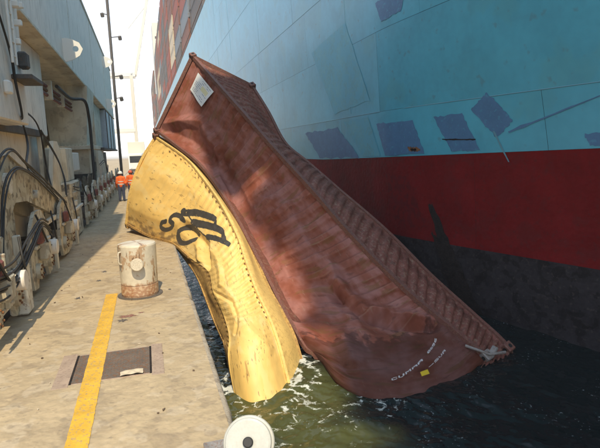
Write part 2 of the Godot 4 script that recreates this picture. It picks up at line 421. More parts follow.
func seg_dist(p: Vector2, a: Vector2, b: Vector2) -> float:
	var d := b - a
	var t := clampf((p - a).dot(d) / maxf(d.length_squared(), 1e-9), 0.0, 1.0)
	return p.distance_to(a + d * t)
# ---------------------------------------------------------------- the ship's side
func hull_x(y: float, z: float) -> float:
	var d := maxf(0.0, z + 14.5)
	return 7.0 + 0.27 * d * d / (d + 1.0) * (1.0 - 0.75 * smoothstep(0.0, 9.0, y)) - 0.7 * clampf((y - 2.0) / 15.4, 0.0, 1.0)
func red_line(z: float) -> float:
	return 2.3 + 0.024 * clampf(z + 20.0, 0.0, 14.0)
# piece of shell plating between two heights (functions of z) and two z
func plate(y0: Callable, y1: Callable, z0: float, z1: float, nz: int, ny: int, out := 0.0) -> ArrayMesh:
	var pos := PackedVector3Array()
	var uvs := PackedVector2Array()
	for j in ny + 1:
		for i in nz + 1:
			var z := lerpf(z0, z1, float(i) / nz)
			var y := lerpf(y0.call(z), y1.call(z), float(j) / ny)
			pos.append(Vector3(hull_x(y, z) - out, y, z))
			uvs.append(Vector2(float(i) / nz, float(j) / ny))
	return sheet(pos, uvs, nz, ny, Vector3(-1, 0, 0))
# four-cornered mark of paint on the plating; corners are (z, y), edges wavering a little
func mark(parent: Node, called: String, c: Array, mat: Material, out := 0.004, wob := 0.02, seed_ := 1) -> MeshInstance3D:
	var n := noise(seed_, 1.3, 3)
	var pos := PackedVector3Array()
	var uvs := PackedVector2Array()
	for j in 13:
		for i in 13:
			var u := i / 12.0
			var v := j / 12.0
			var p: Vector2 = (c[0] * (1 - u) + c[1] * u) * (1 - v) + (c[3] * (1 - u) + c[2] * u) * v
			if i == 0 or j == 0 or i == 12 or j == 12:
				p += Vector2(n.get_noise_2d(p.x * 9, p.y * 9), n.get_noise_2d(p.x * 9 + 50, p.y * 9)) * wob
			pos.append(Vector3(hull_x(p.y, p.x) - out, p.y, p.x))
			uvs.append(Vector2(u, v))
	return part(parent, called, sheet(pos, uvs, 12, 12, Vector3(-1, 0, 0)), mat)
func build_ship() -> void:
	var s := thing("container_ship", "huge ship with blue topsides, red boot stripe and dark grey lower hull beside the quay", "ship")
	var rng := RandomNumberGenerator.new()
	rng.seed = 5
	var cuts := [0.0, 3.8, 6.1, 8.25, 11.4, 14.0, 16.4]
	for k in 6:
		var lo := func(z: float) -> float: return (red_line(z) if k == 0 else float(cuts[k]) - 0.004 * 0.0) + 0.004
		var hi := func(_z: float) -> float: return float(cuts[k + 1]) - 0.004
		var z := 9.0 - k * 1.7
		while z > -92.0:
			var len := 9.0 if k != 1 else 11.0
			part(s, "hull_plate", plate(lo, hi, z - 0.004, z - len + 0.004, 12, 6, 0.003 if rng.randf() < 0.5 else 0.0), M.blue[rng.randi() % 3])
			z -= len
		var far := part(s, "far_plating", plate(lo, hi, z, -338.0, 40, 3), M.blue[0])
		far.set_meta("kind", "stuff")
	var cst := func(v: float) -> Callable: return func(_z: float) -> float: return v
	part(s, "backing_plating", plate(cst.call(-4.0), cst.call(16.4), 9.0, -338.0, 160, 16, -0.2), M.hull_grey)
	var rg := func(z: float) -> float: return 0.12 + 0.011 * clampf(z + 14.0, 0.0, 8.0)
	var zz := 9.0
	while zz > -60.0:
		part(s, "red_plate", plate(rg, func(z: float) -> float: return red_line(z) - 0.001, zz - 0.003, zz - 10.0 + 0.003, 14, 5), M.red_hull)
		part(s, "grey_plate", plate(cst.call(-4.0), func(z: float) -> float: return float(rg.call(z)) - 0.001, zz - 0.003, zz - 10.0 + 0.003, 14, 6), M.hull_grey)
		zz -= 10.0
	part(s, "red_plate", plate(rg, func(z: float) -> float: return red_line(z) - 0.001, zz, -338.0, 30, 3), M.red_hull)
	part(s, "grey_plate", plate(cst.call(-4.0), func(z: float) -> float: return float(rg.call(z)) - 0.001, zz, -338.0, 30, 3), M.hull_grey)
	# weld beads
	for y in [3.8, 8.25, 11.4]:
		var pts := []
		for i in 61:
			var z2 := lerpf(4.0, -90.0, i / 60.0)
			pts.append(Vector3(hull_x(y, z2) + 0.004, y, z2))
		part(s, "weld_seam", tube(pts, 0.013, 5), M.weld)
	for q in [[-45.8, 9.9, 15.4], [-39.3, 9.4, 14.4], [-30.0, 8.3, 11.3], [-17.0, 3.9, 8.2]]:
		var pts := []
		for i in 9:
			var y2 := lerpf(q[1], q[2], i / 8.0)
			pts.append(Vector3(hull_x(y2, q[0]) + 0.004, y2, q[0]))
		part(s, "weld_seam", tube(pts, 0.013, 5), M.weld)
	# touched-up paint, scratches, dark marks and rust that the photograph shows
	mark(s, "paint_patch", [Vector2(-15.0, 3.45), Vector2(-13.05, 3.45), Vector2(-12.63, 2.54), Vector2(-14.5, 2.47)], M.patch_blue, 0.007, 0.05, 1)
	mark(s, "paint_patch", [Vector2(-12.2, 3.47), Vector2(-11.2, 3.5), Vector2(-10.76, 2.6), Vector2(-11.65, 2.57)], M.patch_blue, 0.007, 0.05, 2)
	mark(s, "paint_patch", [Vector2(-10.9, 3.56), Vector2(-10.38, 3.9), Vector2(-9.76, 3.24), Vector2(-10.24, 2.86)], M.patch_blue, 0.007, 0.05, 3)
	mark(s, "paint_patch", [Vector2(-22.5, 3.46), Vector2(-18.35, 3.48), Vector2(-16.5, 2.42), Vector2(-20.7, 2.35)], M.patch_blue, 0.007, 0.1, 4)
	mark(s, "paint_patch", [Vector2(-8.2, 2.87), Vector2(-7.5, 2.92), Vector2(-7.5, 2.64), Vector2(-8.12, 2.64)], M.patch_blue, 0.007, 0.04, 5)
	mark(s, "paint_patch", [Vector2(-17.8, 3.68), Vector2(-15.6, 3.7), Vector2(-14.8, 2.46), Vector2(-16.2, 2.44)], M.patch_green, 0.007, 0.05, 6)
	mark(s, "paint_patch", [Vector2(-20.8, 6.6), Vector2(-17.0, 6.9), Vector2(-15.4, 4.2), Vector2(-18.6, 4.0)], M.patch_green, 0.007, 0.06, 7)
	mark(s, "paint_patch", [Vector2(-14.6, 6.9), Vector2(-12.9, 6.9), Vector2(-13.2, 6.35), Vector2(-14.3, 6.3)], M.patch_blue, 0.007, 0.06, 8)
	mark(s, "scratch", [Vector2(-10.33, 3.02), Vector2(-10.28, 3.03), Vector2(-9.97, 2.32), Vector2(-10.0, 2.32)], M.weld, 0.011, 0.01, 9)
	mark(s, "scratch", [Vector2(-11.96, 2.90), Vector2(-10.84, 2.865), Vector2(-10.86, 2.84), Vector2(-11.9, 2.87)], M.near_black, 0.011, 0.02, 10)
	mark(s, "scratch", [Vector2(-9.95, 3.0), Vector2(-7.6, 3.62), Vector2(-7.6, 3.6), Vector2(-9.9, 2.96)], M.patch_blue, 0.011, 0.04, 11)
	mark(s, "rust_mark", [Vector2(-13.3, 2.72), Vector2(-12.85, 2.7), Vector2(-12.8, 2.6), Vector2(-13.25, 2.6)], M.rust, 0.011, 0.06, 12)
	mark(s, "rust_mark", [Vector2(-13.2, 2.67), Vector2(-12.95, 2.67), Vector2(-12.95, 2.61), Vector2(-13.18, 2.61)], M.near_black, 0.014, 0.04, 13)
	mark(s, "dark_mark", [Vector2(-12.6, 1.15), Vector2(-12.4, 1.13), Vector2(-11.2, -0.85), Vector2(-11.75, -0.95)], M.near_black, 0.007, 0.08, 14)  # dark band on the plating, wider towards the water
	mark(s, "dark_mark", [Vector2(-12.5, 0.4), Vector2(-12.1, 0.3), Vector2(-10.6, -1.6), Vector2(-11.6, -1.7)], M.near_black, 0.011, 0.12, 15)
	mark(s, "dark_mark", [Vector2(-14.6, 1.9), Vector2(-13.4, 1.9), Vector2(-12.6, 0.5), Vector2(-13.9, 0.4)], M.red_dark, 0.007, 0.1, 16)
	# deck, rail and lashing bridges
	var dk := begin()
	add_box(dk, Vector3(26.0, 16.0, -165.0), Vector3(39.0, 0.6, 346.0), 0.05)
	part(s, "deck", dk.commit(), M.deck)
	var pts3 := []
	for i in 40:
		var z3 := lerpf(-40.0, -338.0, i / 39.0)
		pts3.append(Vector3(hull_x(16.4, z3) + 0.1, 17.3, z3))
	part(s, "rail", tube(pts3, 0.05, 5), M.deck)
	for i in 18:
		var zb := -54.0 - 15.6 * i - 14.0
		var lb := part(s, "lashing_bridge", box(Vector3(0.5, 12.0, 0.4), 0.03), M.lash, Vector3(6.9, 22.3, zb))
		part(lb, "walkway", box(Vector3(3.0, 0.2, 1.2), 0.02), M.lash, Vector3(1.2, 3.0, 0))
		part(lb, "walkway", box(Vector3(3.0, 0.2, 1.2), 0.02), M.lash, Vector3(1.2, -2.2, 0))
	# bridge house at the stern
	var house := part(s, "deckhouse", box(Vector3(30.0, 42.0, 14.0), 0.1), M.cream, Vector3(22.0, 37.0, -246.0))
	for f in 9:
		for w in 5:
			part(house, "window", box(Vector3(0.9, 1.0, 0.06), 0.02), M.glass_dark, Vector3(-13.6 + w * 2.6, -14.0 + f * 3.6, 7.02))
func build_deck_cargo() -> void:
	# one forty-foot box: ribbed body, frame, doors
	var st := begin()
	for side in [-1.0, 1.0]:
		var x: float = side * 1.19
		var z := -5.95
		while z < 5.94:
			var a := [z, z + 0.07, z + 0.14, z + 0.21, z + 0.28]
			var d := [0.0, 0.0, 0.036, 0.036, 0.0]
			for k in 4:
				quad(st, Vector3(x - side * d[k], 0.12, a[k]), Vector3(x - side * d[k + 1], 0.12, a[k + 1]), Vector3(x - side * d[k + 1], 2.48, a[k + 1]), Vector3(x - side * d[k], 2.48, a[k]), Vector3(side, 0, 0))
			z += 0.28
	add_box(st, Vector3(0, 2.52, 0), Vector3(2.36, 0.06, 12.0), 0.02)
	add_box(st, Vector3(0, 0.1, 0), Vector3(2.36, 0.12, 12.0), 0.02)
	var body := st.commit()
	st = begin()
	for sx in [-1.17, 1.17]:
		add_box(st, Vector3(sx, 2.55, 0), Vector3(0.1, 0.09, 12.19), 0.01)
		add_box(st, Vector3(sx, 0.06, 0), Vector3(0.1, 0.12, 12.19), 0.01)
		for sz in [-6.03, 6.03]:
			add_box(st, Vector3(sx, 1.3, sz), Vector3(0.16, 2.6, 0.15), 0.01)
	var frame := st.commit()
	st = begin()
	for sx in [-0.56, 0.56]:
		add_box(st, Vector3(sx, 1.3, 6.02), Vector3(1.08, 2.4, 0.05), 0.01)
		for b in [-0.3, 0.3]:
			add_box(st, Vector3(sx + b, 1.3, 6.07), Vector3(0.04, 2.4, 0.04), 0.01)
	var door := st.commit()
	st = begin()
	add_box(st, Vector3(0, 1.3, -6.0), Vector3(2.2, 2.4, 0.06), 0.01)
	var endw := st.commit()
	var kinds := [["oxide_red", "oxide red"], ["brown", "brown"], ["bluegrey", "blue grey"], ["silver", "pale grey"], ["cream_box", "cream"], ["darkgrey", "dark grey"]]
	var rng := RandomNumberGenerator.new()
	rng.seed = 23
	var nth := ["first", "second", "third", "fourth", "fifth", "sixth", "seventh", "eighth", "ninth", "tenth", "eleventh", "twelfth", "thirteenth", "fourteenth", "fifteenth", "sixteenth", "seventeenth", "eighteenth", "nineteenth", "twentieth"]
	for bay in 18:
		var z := -54.0 - 15.6 * bay - 6.3
		for t in 9:
			var y := 17.0 + 2.66 * t
			var k: Array = kinds[[0, 0, 1, 2, 5, 0, 1, 5, 4, 1][rng.randi() % 10]]
			if y > 2.8 + 0.305 * (absf(z) + 6.0) + 1.0 or (bay > 10 and bay < 13):
				continue
			var o := thing("deck_container", "%s container, %s tier up in the %s stack along the ship's deck" % [k[1], nth[t], nth[bay]], "container", "containers stacked on the deck of the ship", Vector3(hull_x(16.4, z) + 1.45, y, z))
			part(o, "body", body, M[k[0]])
			part(o, "frame", frame, M[k[0]])
			part(o, "door", door, M[k[0]])
			part(o, "end_wall", endw, M[k[0]])
# ---------------------------------------------------------------- fallen containers
func rib(u: float, count: float) -> float:
	var f := absf(fposmod(u * count, 1.0) - 0.5) * 2.0
	return smoothstep(0.36, 0.64, f)
func edge_fade(v: float, w := 0.05) -> float:
	return smoothstep(0.0, w, v) * smoothstep(0.0, w, 1.0 - v)
func column(G: Array, k: int) -> Array:
	var o := []
	for r in G:
		o.append(r[k])
	return o
func rail(parent: Node, called: String, pts: Array, r: float, mat: Material, n := 60) -> MeshInstance3D:
	return part(parent, called, tube(curve(pts, n), r, 4, PI / 4), mat)
func corner(parent: Node, at: Vector3, mat: Material, rot := Vector3.ZERO) -> void:
	var c := part(parent, "corner_casting", box(Vector3(0.2, 0.2, 0.2), 0.02), mat, at, rot)
	for q in [[Vector3(0, 0, 0.101), Vector3(90, 0, 0)], [Vector3(-0.101, 0, 0), Vector3(0, 0, 90)], [Vector3(0, 0.101, 0), Vector3.ZERO]]:
		part(c, "lock_hole", lathe([[0.0, -0.004], [0.045, -0.004], [0.045, 0.004], [0.0, 0.004]], 12), M.black, q[0], q[1])
func crease(list: Array, u: float, v: float, size: Vector2) -> float:
	var p := Vector2(u, v) * size
	var s := 0.0
	for c in list:
		var pts: Array = c[0]
		var w: float = c[2]
		var d := 9.0
		for i in pts.size() - 1:
			d = minf(d, seg_dist(p, pts[i] * size, pts[i + 1] * size))
		if d < w:
			s += float(c[1]) * (1.0 - d / w)
	return s
# sheet-metal dents: a coarse lattice of random heights joined by flat triangles
func facets(x: float, y: float, seed_: int) -> float:
	var i := floorf(x)
	var j := floorf(y)
	var fx := x - i
	var fy := y - j
	var h := func(a: float, b2: float) -> float: return fposmod(sin(a * 127.1 + b2 * 311.7 + seed_ * 74.7) * 43758.5453, 1.0)
	var h00: float = h.call(i, j)
	var h11: float = h.call(i + 1, j + 1)
	if fx > fy:
		var h10: float = h.call(i + 1, j)
		return h00 + (h10 - h00) * fx + (h11 - h10) * fy - 0.5
	var h01: float = h.call(i, j + 1)
	return h00 + (h01 - h00) * fy + (h11 - h01) * fx - 0.5
const GLYPH := {"C": "01110100011000010000100001000101110", "U": "10001100011000110001100011000101110", "M": "10001110111010110101100011000110001", "A": "01110100011000111111100011000110001", "0": "01110100011001110101110011000101110", "5": "11111100001111000001000011000101110", "6": "00110010001000011110100011000101110", "S": "01111100001000001110000010000111110", "V": "10001100011000110001100010101000100", "-": "00000000000000011111000000000000000"}
func build_brown() -> void:
	var o := thing("fallen_container", "crumpled oxide red container leaning steeply into the water against the blue ship", "container", "fallen containers")
	var cru := noise(31, 1.0, 3, FastNoiseLite.TYPE_SIMPLEX, FastNoiseLite.FRACTAL_NONE)
	var side := func(u: float, v: float) -> float:
		var m := edge_fade(v, 0.06)
		var keep := clampf(1.0 - 0.8 * smoothstep(0.5, 0.8, v + 0.10 * cru.get_noise_2d(u * 5.0, 3.0)) - 0.85 * smoothstep(0.70, 0.74, u + 0.03 * v), 0.12, 1.0) * smoothstep(0.97, 0.8, v)
		keep *= 0.35 + 0.65 * smoothstep(0.1, 0.22, u)
		var r := -0.085 * rib(u + v * 0.015, 33.0) * keep
		var c := facets(u * 15.0 + v * 2.0, v * 4.0 + u * 3.0, 3) * 0.10 * (smoothstep(0.35, 0.6, v) * smoothstep(0.1, 0.25, u) * 0.7 + smoothstep(0.70, 0.76, u) * 0.8)
		c += facets(u * 31.0, v * 7.0 + u * 6.0, 5) * 0.03 * smoothstep(0.3, 0.6, v)
		var k := cru.get_noise_2d(u * 3.0 + 5.0, v * 0.8) * 0.02
		return m * (r + c + k + crease(BROWN_CREASES, u, v, Vector2(13.0, 2.5)))
	var so := Vector3(-0.75, 0.27, 0.6)
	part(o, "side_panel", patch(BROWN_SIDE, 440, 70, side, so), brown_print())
	var roof := func(u: float, v: float) -> float:
		return edge_fade(v, 0.1) * (-0.035 * rib(u + v * 0.05, 46.0) + cru.get_noise_2d(u * 5.0, v * 1.5 + 9.0) * 0.04 + facets(u * 22.0, v * 3.0, 8) * 0.05)
	part(o, "roof_panel", patch(BROWN_ROOF, 400, 24, roof, Vector3(0.1, 0.8, 0.6)), M.oxide_old)
	var rr := []
	var hh := column(BROWN_ROOF, 2)
	var ll := column(BROWN_SIDE, 4)
	for p in column(BROWN_SIDE, 0):
		rr.append(p + Vector3(0, 0.02, 0.01))
	var back1 := []
	var back2 := []
	for i in 10:
		back1.append([hh[i], BROWN_BACK[i]])
		back2.append([ll[i], BROWN_BACK[i]])
	var few := func(u: float, v: float) -> float: return edge_fade(v, 0.08) * -0.04 * rib(u, 44.0)
	part(o, "side_panel", patch(back1, 264, 8, few, Vector3(0.7, -0.3, -0.6)), M.oxide_old)
	part(o, "floor_panel", patch(back2, 100, 8, func(_u: float, _v: float) -> float: return 0.0, Vector3(-0.2, -0.8, -0.5)), M.oxide_old)
	rail(o, "top_rail", rr, 0.075, M.oxide_rail)
	rail(o, "top_rail", hh, 0.06, M.oxide_rail)
	rail(o, "bottom_rail", ll, 0.06, M.oxide_rail)
	rail(o, "bottom_rail", BROWN_BACK, 0.06, M.oxide_rail)
	# upper end wall with its posts
	var A: Vector3 = rr[0]
	var B: Vector3 = ll[0]
	var Cc: Vector3 = hh[0]
	var K: Vector3 = BROWN_BACK[0]
	part(o, "end_wall", patch([[A, B], [Cc, K]], 60, 10, func(u: float, v: float) -> float: return -0.04 * rib(u, 9.0) * edge_fade(v), Vector3(-0.4, 0.6, -0.7)), M.oxide_old)
	for q in [[A, B], [A, Cc], [B, K], [Cc, K]]:
		part(o, "end_post", tube([q[0], q[1]], 0.085, 4, PI / 4), M.oxide_rail)
	for p in [A, B, Cc]:
		corner(o, p, M.oxide_rail, Vector3(35, 28, 20))
	# lower end wall, half under water
	var R9: Vector3 = rr[8] + Vector3(0.05, -0.03, 0.05)
	var H9: Vector3 = hh[8] + Vector3(0.05, 0, 0.05)
	var c9: Vector3 = BROWN_SIDE[8][1]
	part(o, "end_wall", patch([[R9, c9 + Vector3(0.2, -0.25, 0.0)], [H9, c9 + Vector3(1.3, -0.5, -0.1)]], 60, 10, func(u: float, v: float) -> float: return 0.04 * rib(u, 6.0) * edge_fade(v), Vector3(0.3, 0.2, 0.9)), M.oxide_old)
	corner(o, R9 + Vector3(0, 0.02, 0), M.steel_old, Vector3(40, 30, 15))
	corner(o, H9 + Vector3(-0.1, 0.03, 0), M.oxide_rail, Vector3(40, 30, 15))
	# torn hardware by the lower corner
	part(o, "locking_bar", tube([R9 + Vector3(-0.35, 0.22, -0.2), R9 + Vector3(0.0, 0.1, 0.1), R9 + Vector3(0.42, 0.05, 0.02)], 0.03, 8), M.steel_old)
	part(o, "hinge", box(Vector3(0.22, 0.08, 0.12), 0.02), M.steel_old, R9 + Vector3(0.14, 0.12, 0.02), Vector3(20, 40, 30))
	# data placard near the upper corner
	var pl := []
	for q in PLACARD:
		pl.append(ev(BROWN_SIDE, q.x, q.y) + so * 0.035)
	var pm := patch([[pl[0], pl[3]], [pl[1], pl[2]]], 20, 20, func(u: float, v: float) -> float: return 0.015 * sin(u * 7.0) * sin(v * 4.0), so)
	var plac := part(o, "placard", pm, placard_print())
	plac.set_meta("label", "white square placard with small grey print")
func placard_print() -> StandardMaterial3D:
	var im := Image.create(256, 256, false, Image.FORMAT_RGB8)
	im.fill(lin(0.78, 0.78, 0.74))
	var rng := RandomNumberGenerator.new()
	rng.seed = 4
	for l in 9:
		var x := 20
		while x < 225:
			var w := rng.randi_range(8, 40)
			if rng.randf() < 0.72 and not (l > 1 and l < 5 and x > 110):
				im.fill_rect(Rect2i(x, 24 + l * 24, mini(w, 235 - x), 7), lin(0.25, 0.28, 0.34))
			x += w + 7
	im.fill_rect(Rect2i(120, 72, 100, 60), lin(0.75, 0.70, 0.42))
	var m := StandardMaterial3D.new()
	m.albedo_texture = ImageTexture.create_from_image(im)
	m.roughness = 0.4
	return m
func brown_print() -> StandardMaterial3D:
	var w := 1792
	var h := 448
	var n1 := noise(3, 0.035, 4)
	var n2 := noise(8, 0.006, 4)
	var n3 := noise(12, 0.02, 5)
	var out := PackedByteArray()
	out.resize(w * h * 3)
	for y in h:
		for x in w:
			var a := n1.get_noise_2d(x, y)
			var b := n2.get_noise_2d(x, y * 1.4)
			var f := 1.0 + 0.16 * a + 0.22 * b
			var c := Vector3(0.225, 0.068, 0.040) * f
			# chalky faded paint
			c = c.lerp(Vector3(0.25, 0.105, 0.085) * f, smoothstep(-0.3, 0.5, b + 0.2 * a + 0.1))
			# rust and scratched primer, drawn out across the ribs
			var s := n3.get_noise_2d(x * 1.2, y * 0.25)
			c = c.lerp(Vector3(0.16, 0.075, 0.025), 0.55 * smoothstep(0.28, 0.42, s))
			var s2 := n3.get_noise_2d(x * 2.6 + 900.0, y * 0.6)
			c = c.lerp(Vector3(0.07, 0.03, 0.022), 0.35 * smoothstep(0.42, 0.52, s2))
			var s3 := n1.get_noise_2d(x * 0.5 + 4000.0, y * 1.7)
			c = c.lerp(Vector3(0.30, 0.20, 0.15), 0.25 * smoothstep(0.5, 0.56, s3))
			# lighter tone along the edge of each rib, in broken runs
			var uu := float(x) / w + float(y) / h * 0.015
			var ph := absf(fposmod(uu * 33.0, 1.0) - 0.5) * 2.0
			var worn := smoothstep(0.10, 0.0, absf(ph - 0.34)) * smoothstep(-0.15, 0.25, n3.get_noise_2d(x * 0.7, y * 0.3 + 200.0)) * smoothstep(0.72, 0.5, float(y) / h + 0.1 * a)
			c = c.lerp(Vector3(0.34, 0.20, 0.135), 0.3 * worn * smoothstep(0.76, 0.72, uu))
			# painted-in shade plus wetted steel, darker below the long dent, to a ragged edge
			var wet_shade := smoothstep(0.735, 0.75, uu + 0.03 * n3.get_noise_2d(x * 1.5, y * 1.5) + 0.02 * b)
			c *= 1.0 - 0.52 * wet_shade
			var k := (y * w + x) * 3
			out[k] = s8(c.x); out[k + 1] = s8(c.y); out[k + 2] = s8(c.z)
	var im := Image.create_from_data(w, h, false, Image.FORMAT_RGB8, out)
	var sc := Vector2(w, h)
	stencil(im, "CUMAA 0056", TEXT_A[0] * sc, TEXT_A[2] * sc, 8.5, lin(0.52, 0.5, 0.48))
	stencil(im, "-SVA", TEXT_B[0] * sc, TEXT_B[1] * sc, 7.5, lin(0.48, 0.46, 0.44))
	im.fill_rect(Rect2i(int(TEXT_SQ[0].x * w) - 9, int(TEXT_SQ[0].y * h) - 9, 19, 18), lin(0.62, 0.42, 0.03))
	im.generate_mipmaps()
	var m := StandardMaterial3D.new()
	m.albedo_texture = ImageTexture.create_from_image(im)
	m.roughness = 0.6
	m.metallic_specular = 0.3
	return m
func stencil(im: Image, txt: String, a: Vector2, b: Vector2, hgt: float, col: Color) -> void:
	var dx := (b - a) / txt.length()
	var up := Vector2(-hgt, 0.0)
	for i in txt.length():
		var ch := txt[i]
		if not GLYPH.has(ch):
			continue
		var g: String = GLYPH[ch]
		for sy in 28:
			for sx in 40:
				var r := int(sy / 4.0)
				var c := int(sx / 8.0)
				if g[r * 5 + c] == "1":
					var p := a + dx * (i + sx / 40.0 * 0.8) + up * (1.0 - sy / 28.0)
					if p.x >= 0 and p.y >= 0 and p.x < im.get_width() and p.y < im.get_height():
						im.set_pixel(int(p.x), int(p.y), col)
func build_yellow() -> void:
	var o := thing("fallen_container", "crushed yellow container with dark lettering, bent over the quay edge into the water", "container", "fallen containers")
	var cru := noise(131, 1.0, 3, FastNoiseLite.TYPE_SIMPLEX, FastNoiseLite.FRACTAL_NONE)
	var so := Vector3(-0.6, 0.45, 0.65)
	var side := func(u: float, v: float) -> float:
		var m := edge_fade(v, 0.06)
		var fan := u + (v - 0.4) * 0.05 * (1.0 - u)
		var r := -0.03 * rib(fan, 42.0) * (0.25 + 0.75 * smoothstep(0.75, 0.25, v)) * (1.0 - 0.9 * smoothstep(0.66, 0.78, u))
		var c := facets(u * 13.0 + v, v * 3.5 + u * 2.0, 11) * 0.055 * smoothstep(0.15, 0.5, v) * smoothstep(0.85, 0.65, u)
		var k := cru.get_noise_2d(u * 3.0, v * 0.8) * 0.02
		var puff := 0.12 * sin(PI * v) * smoothstep(0.7, 0.85, u)
		return m * (r + c + k + puff + crease(YELLOW_CREASES, u, v, Vector2(13.0, 2.0)))
	part(o, "side_panel", patch(YELLOW_SIDE, 420, 70, side, so), yellow_print())
	var sm := func(u: float, v: float) -> float: return edge_fade(v, 0.1) * (cru.get_noise_2d(u * 4.0, v) * 0.02 - 0.025 * rib(u, 42.0) * smoothstep(0.3, 0.0, v))
	part(o, "roof_panel", patch(YELLOW_TOP, 300, 14, sm, Vector3(0.2, 0.8, 0.4)), M.yellow)
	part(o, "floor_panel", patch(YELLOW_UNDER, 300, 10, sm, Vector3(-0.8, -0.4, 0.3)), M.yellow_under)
	var tt := []
	for p in column(YELLOW_SIDE, 0):
		tt.append(p + Vector3(-0.005, 0.0, 0.01))
	var ss := column(YELLOW_TOP, 2)
	var gg := column(YELLOW_UNDER, 1)
	var ff := column(YELLOW_SIDE, 3)
	var b1 := []
	var b2 := []
	for i in 10:
		b1.append([ss[i], YELLOW_BACK[i]])
		b2.append([gg[i], YELLOW_BACK[i]])
	var none := func(_u: float, _v: float) -> float: return 0.0
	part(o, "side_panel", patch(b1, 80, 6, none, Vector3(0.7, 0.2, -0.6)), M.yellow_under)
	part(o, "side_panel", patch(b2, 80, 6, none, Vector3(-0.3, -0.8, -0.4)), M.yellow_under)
	rail(o, "top_rail", tt, 0.038, M.yellow, 90)
	rail(o, "top_rail", ss, 0.04, M.yellow_under, 90)
	rail(o, "bottom_rail", ff.slice(0, 4), 0.05, M.yellow_under, 60)
	rail(o, "bottom_rail", gg, 0.03, M.yellow_under, 60)
	# upper end
	var e0 := []
	for p in YELLOW_SIDE[0]:
		e0.append(p)
	part(o, "end_post", tube(curve(e0, 20), 0.07, 4, PI / 4), M.yellow)
	var back := [ss[0], ss[0] * 0.3 + YELLOW_BACK[0] * 0.7, YELLOW_BACK[0], gg[0]]
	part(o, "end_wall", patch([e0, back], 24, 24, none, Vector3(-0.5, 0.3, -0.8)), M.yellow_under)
	corner(o, e0[0] + Vector3(0, 0.03, 0), M.oxide_rail, Vector3(30, 20, 10))
	corner(o, e0[3] + Vector3(0.05, -0.06, -0.05), M.yellow_under, Vector3(5, 20, 10))
	# torn spot-weld tabs along the top rail
	for i in 34:
		var u := 0.06 + i * 0.0215
		var p := ev(YELLOW_SIDE, u, 0.05) + so * 0.004
		var d := (ev(YELLOW_SIDE, u + 0.01, 0.05) - p).normalized()
		part(o, "weld_tab", box(Vector3(0.022, 0.03, 0.08 if i < 18 else 0.05), 0.008), M.rust, p, Vector3.ZERO).look_at_from_position(p, p + d, so)
func yellow_print() -> StandardMaterial3D:
	var w := 1280
	var h := 384
	var n1 := noise(43, 0.03, 4)
	var n2 := noise(48, 0.006, 4)
	var n3 := noise(52, 0.02, 5)
	var out := PackedByteArray()
	out.resize(w * h * 3)
	for y in h:
		for x in w:
			var a := n1.get_noise_2d(x, y)
			var b := n2.get_noise_2d(x, y * 1.5)
			var c := Vector3(0.79, 0.525, 0.165) * (1.0 + 0.08 * a + 0.12 * b)
			c = c.lerp(Vector3(0.77, 0.58, 0.25), 0.6 * smoothstep(0.1, 0.4, b + 0.3 * a))
			var s := n3.get_noise_2d(x * 0.5, y * 1.6)
			c = c.lerp(Vector3(0.22, 0.12, 0.04), 0.55 * smoothstep(0.42, 0.55, s))
			var s2 := n3.get_noise_2d(x * 1.5 + 700.0, y * 4.0)
			c = c.lerp(Vector3(0.06, 0.04, 0.03), 0.75 * smoothstep(0.44, 0.5, s2) * smoothstep(0.2, 0.35, n2.get_noise_2d(x * 1.7, y + 500.0) + 0.25))
			# rust and scuffing where the panel rubbed on the concrete
			c = c.lerp(Vector3(0.17, 0.10, 0.045), 0.8 * smoothstep(0.86, 1.0, float(y) / h + 0.22 * n3.get_noise_2d(x * 0.8, y) - smoothstep(320.0, 480.0, float(x)) * 0.4))
			var k := (y * w + x) * 3
			out[k] = s8(c.x); out[k + 1] = s8(c.y); out[k + 2] = s8(c.z)
	# three dark letters, half rubbed, in stroke form; distances in metres on the panel
	var sz := Vector2(13.0, 2.3)
	var px := Vector2(w, h)
	var ink := Vector3(0.055, 0.05, 0.045)
	for li in LOGO.size():
		var pts := []
		var lo := Vector2(9, 9)
		var hi := Vector2.ZERO
		for q in LOGO[li]:
			pts.append(q * sz)
			lo = lo.min(q); hi = hi.max(q)
		var wd: float = [0.15, 0.19, 0.21, 0.23, 0.19, 0.05][li]
		for y in range(int((lo.y - 0.08) * h), int((hi.y + 0.08) * h)):
			for x in range(int((lo.x - 0.02) * w), int((hi.x + 0.02) * w)):
				var p := Vector2(x, y) / px * sz
				var dist := 9.0
				for i in pts.size() - 1:
					dist = minf(dist, seg_dist(p, pts[i], pts[i + 1]))
				dist += 0.012 * n1.get_noise_2d(x * 3.0, y * 3.0)
				if dist < wd * 0.5 and n3.get_noise_2d(x * 2.0, y * 2.0) < 0.62:
					var f := 1.0 + 0.35 * n1.get_noise_2d(x, y)
					var k := (y * w + x) * 3
					out[k] = s8(ink.x * f); out[k + 1] = s8(ink.y * f); out[k + 2] = s8(ink.z * f)
	var m := StandardMaterial3D.new()
	m.albedo_texture = tex_from(out, w, h)
	m.roughness = 0.5
	return m
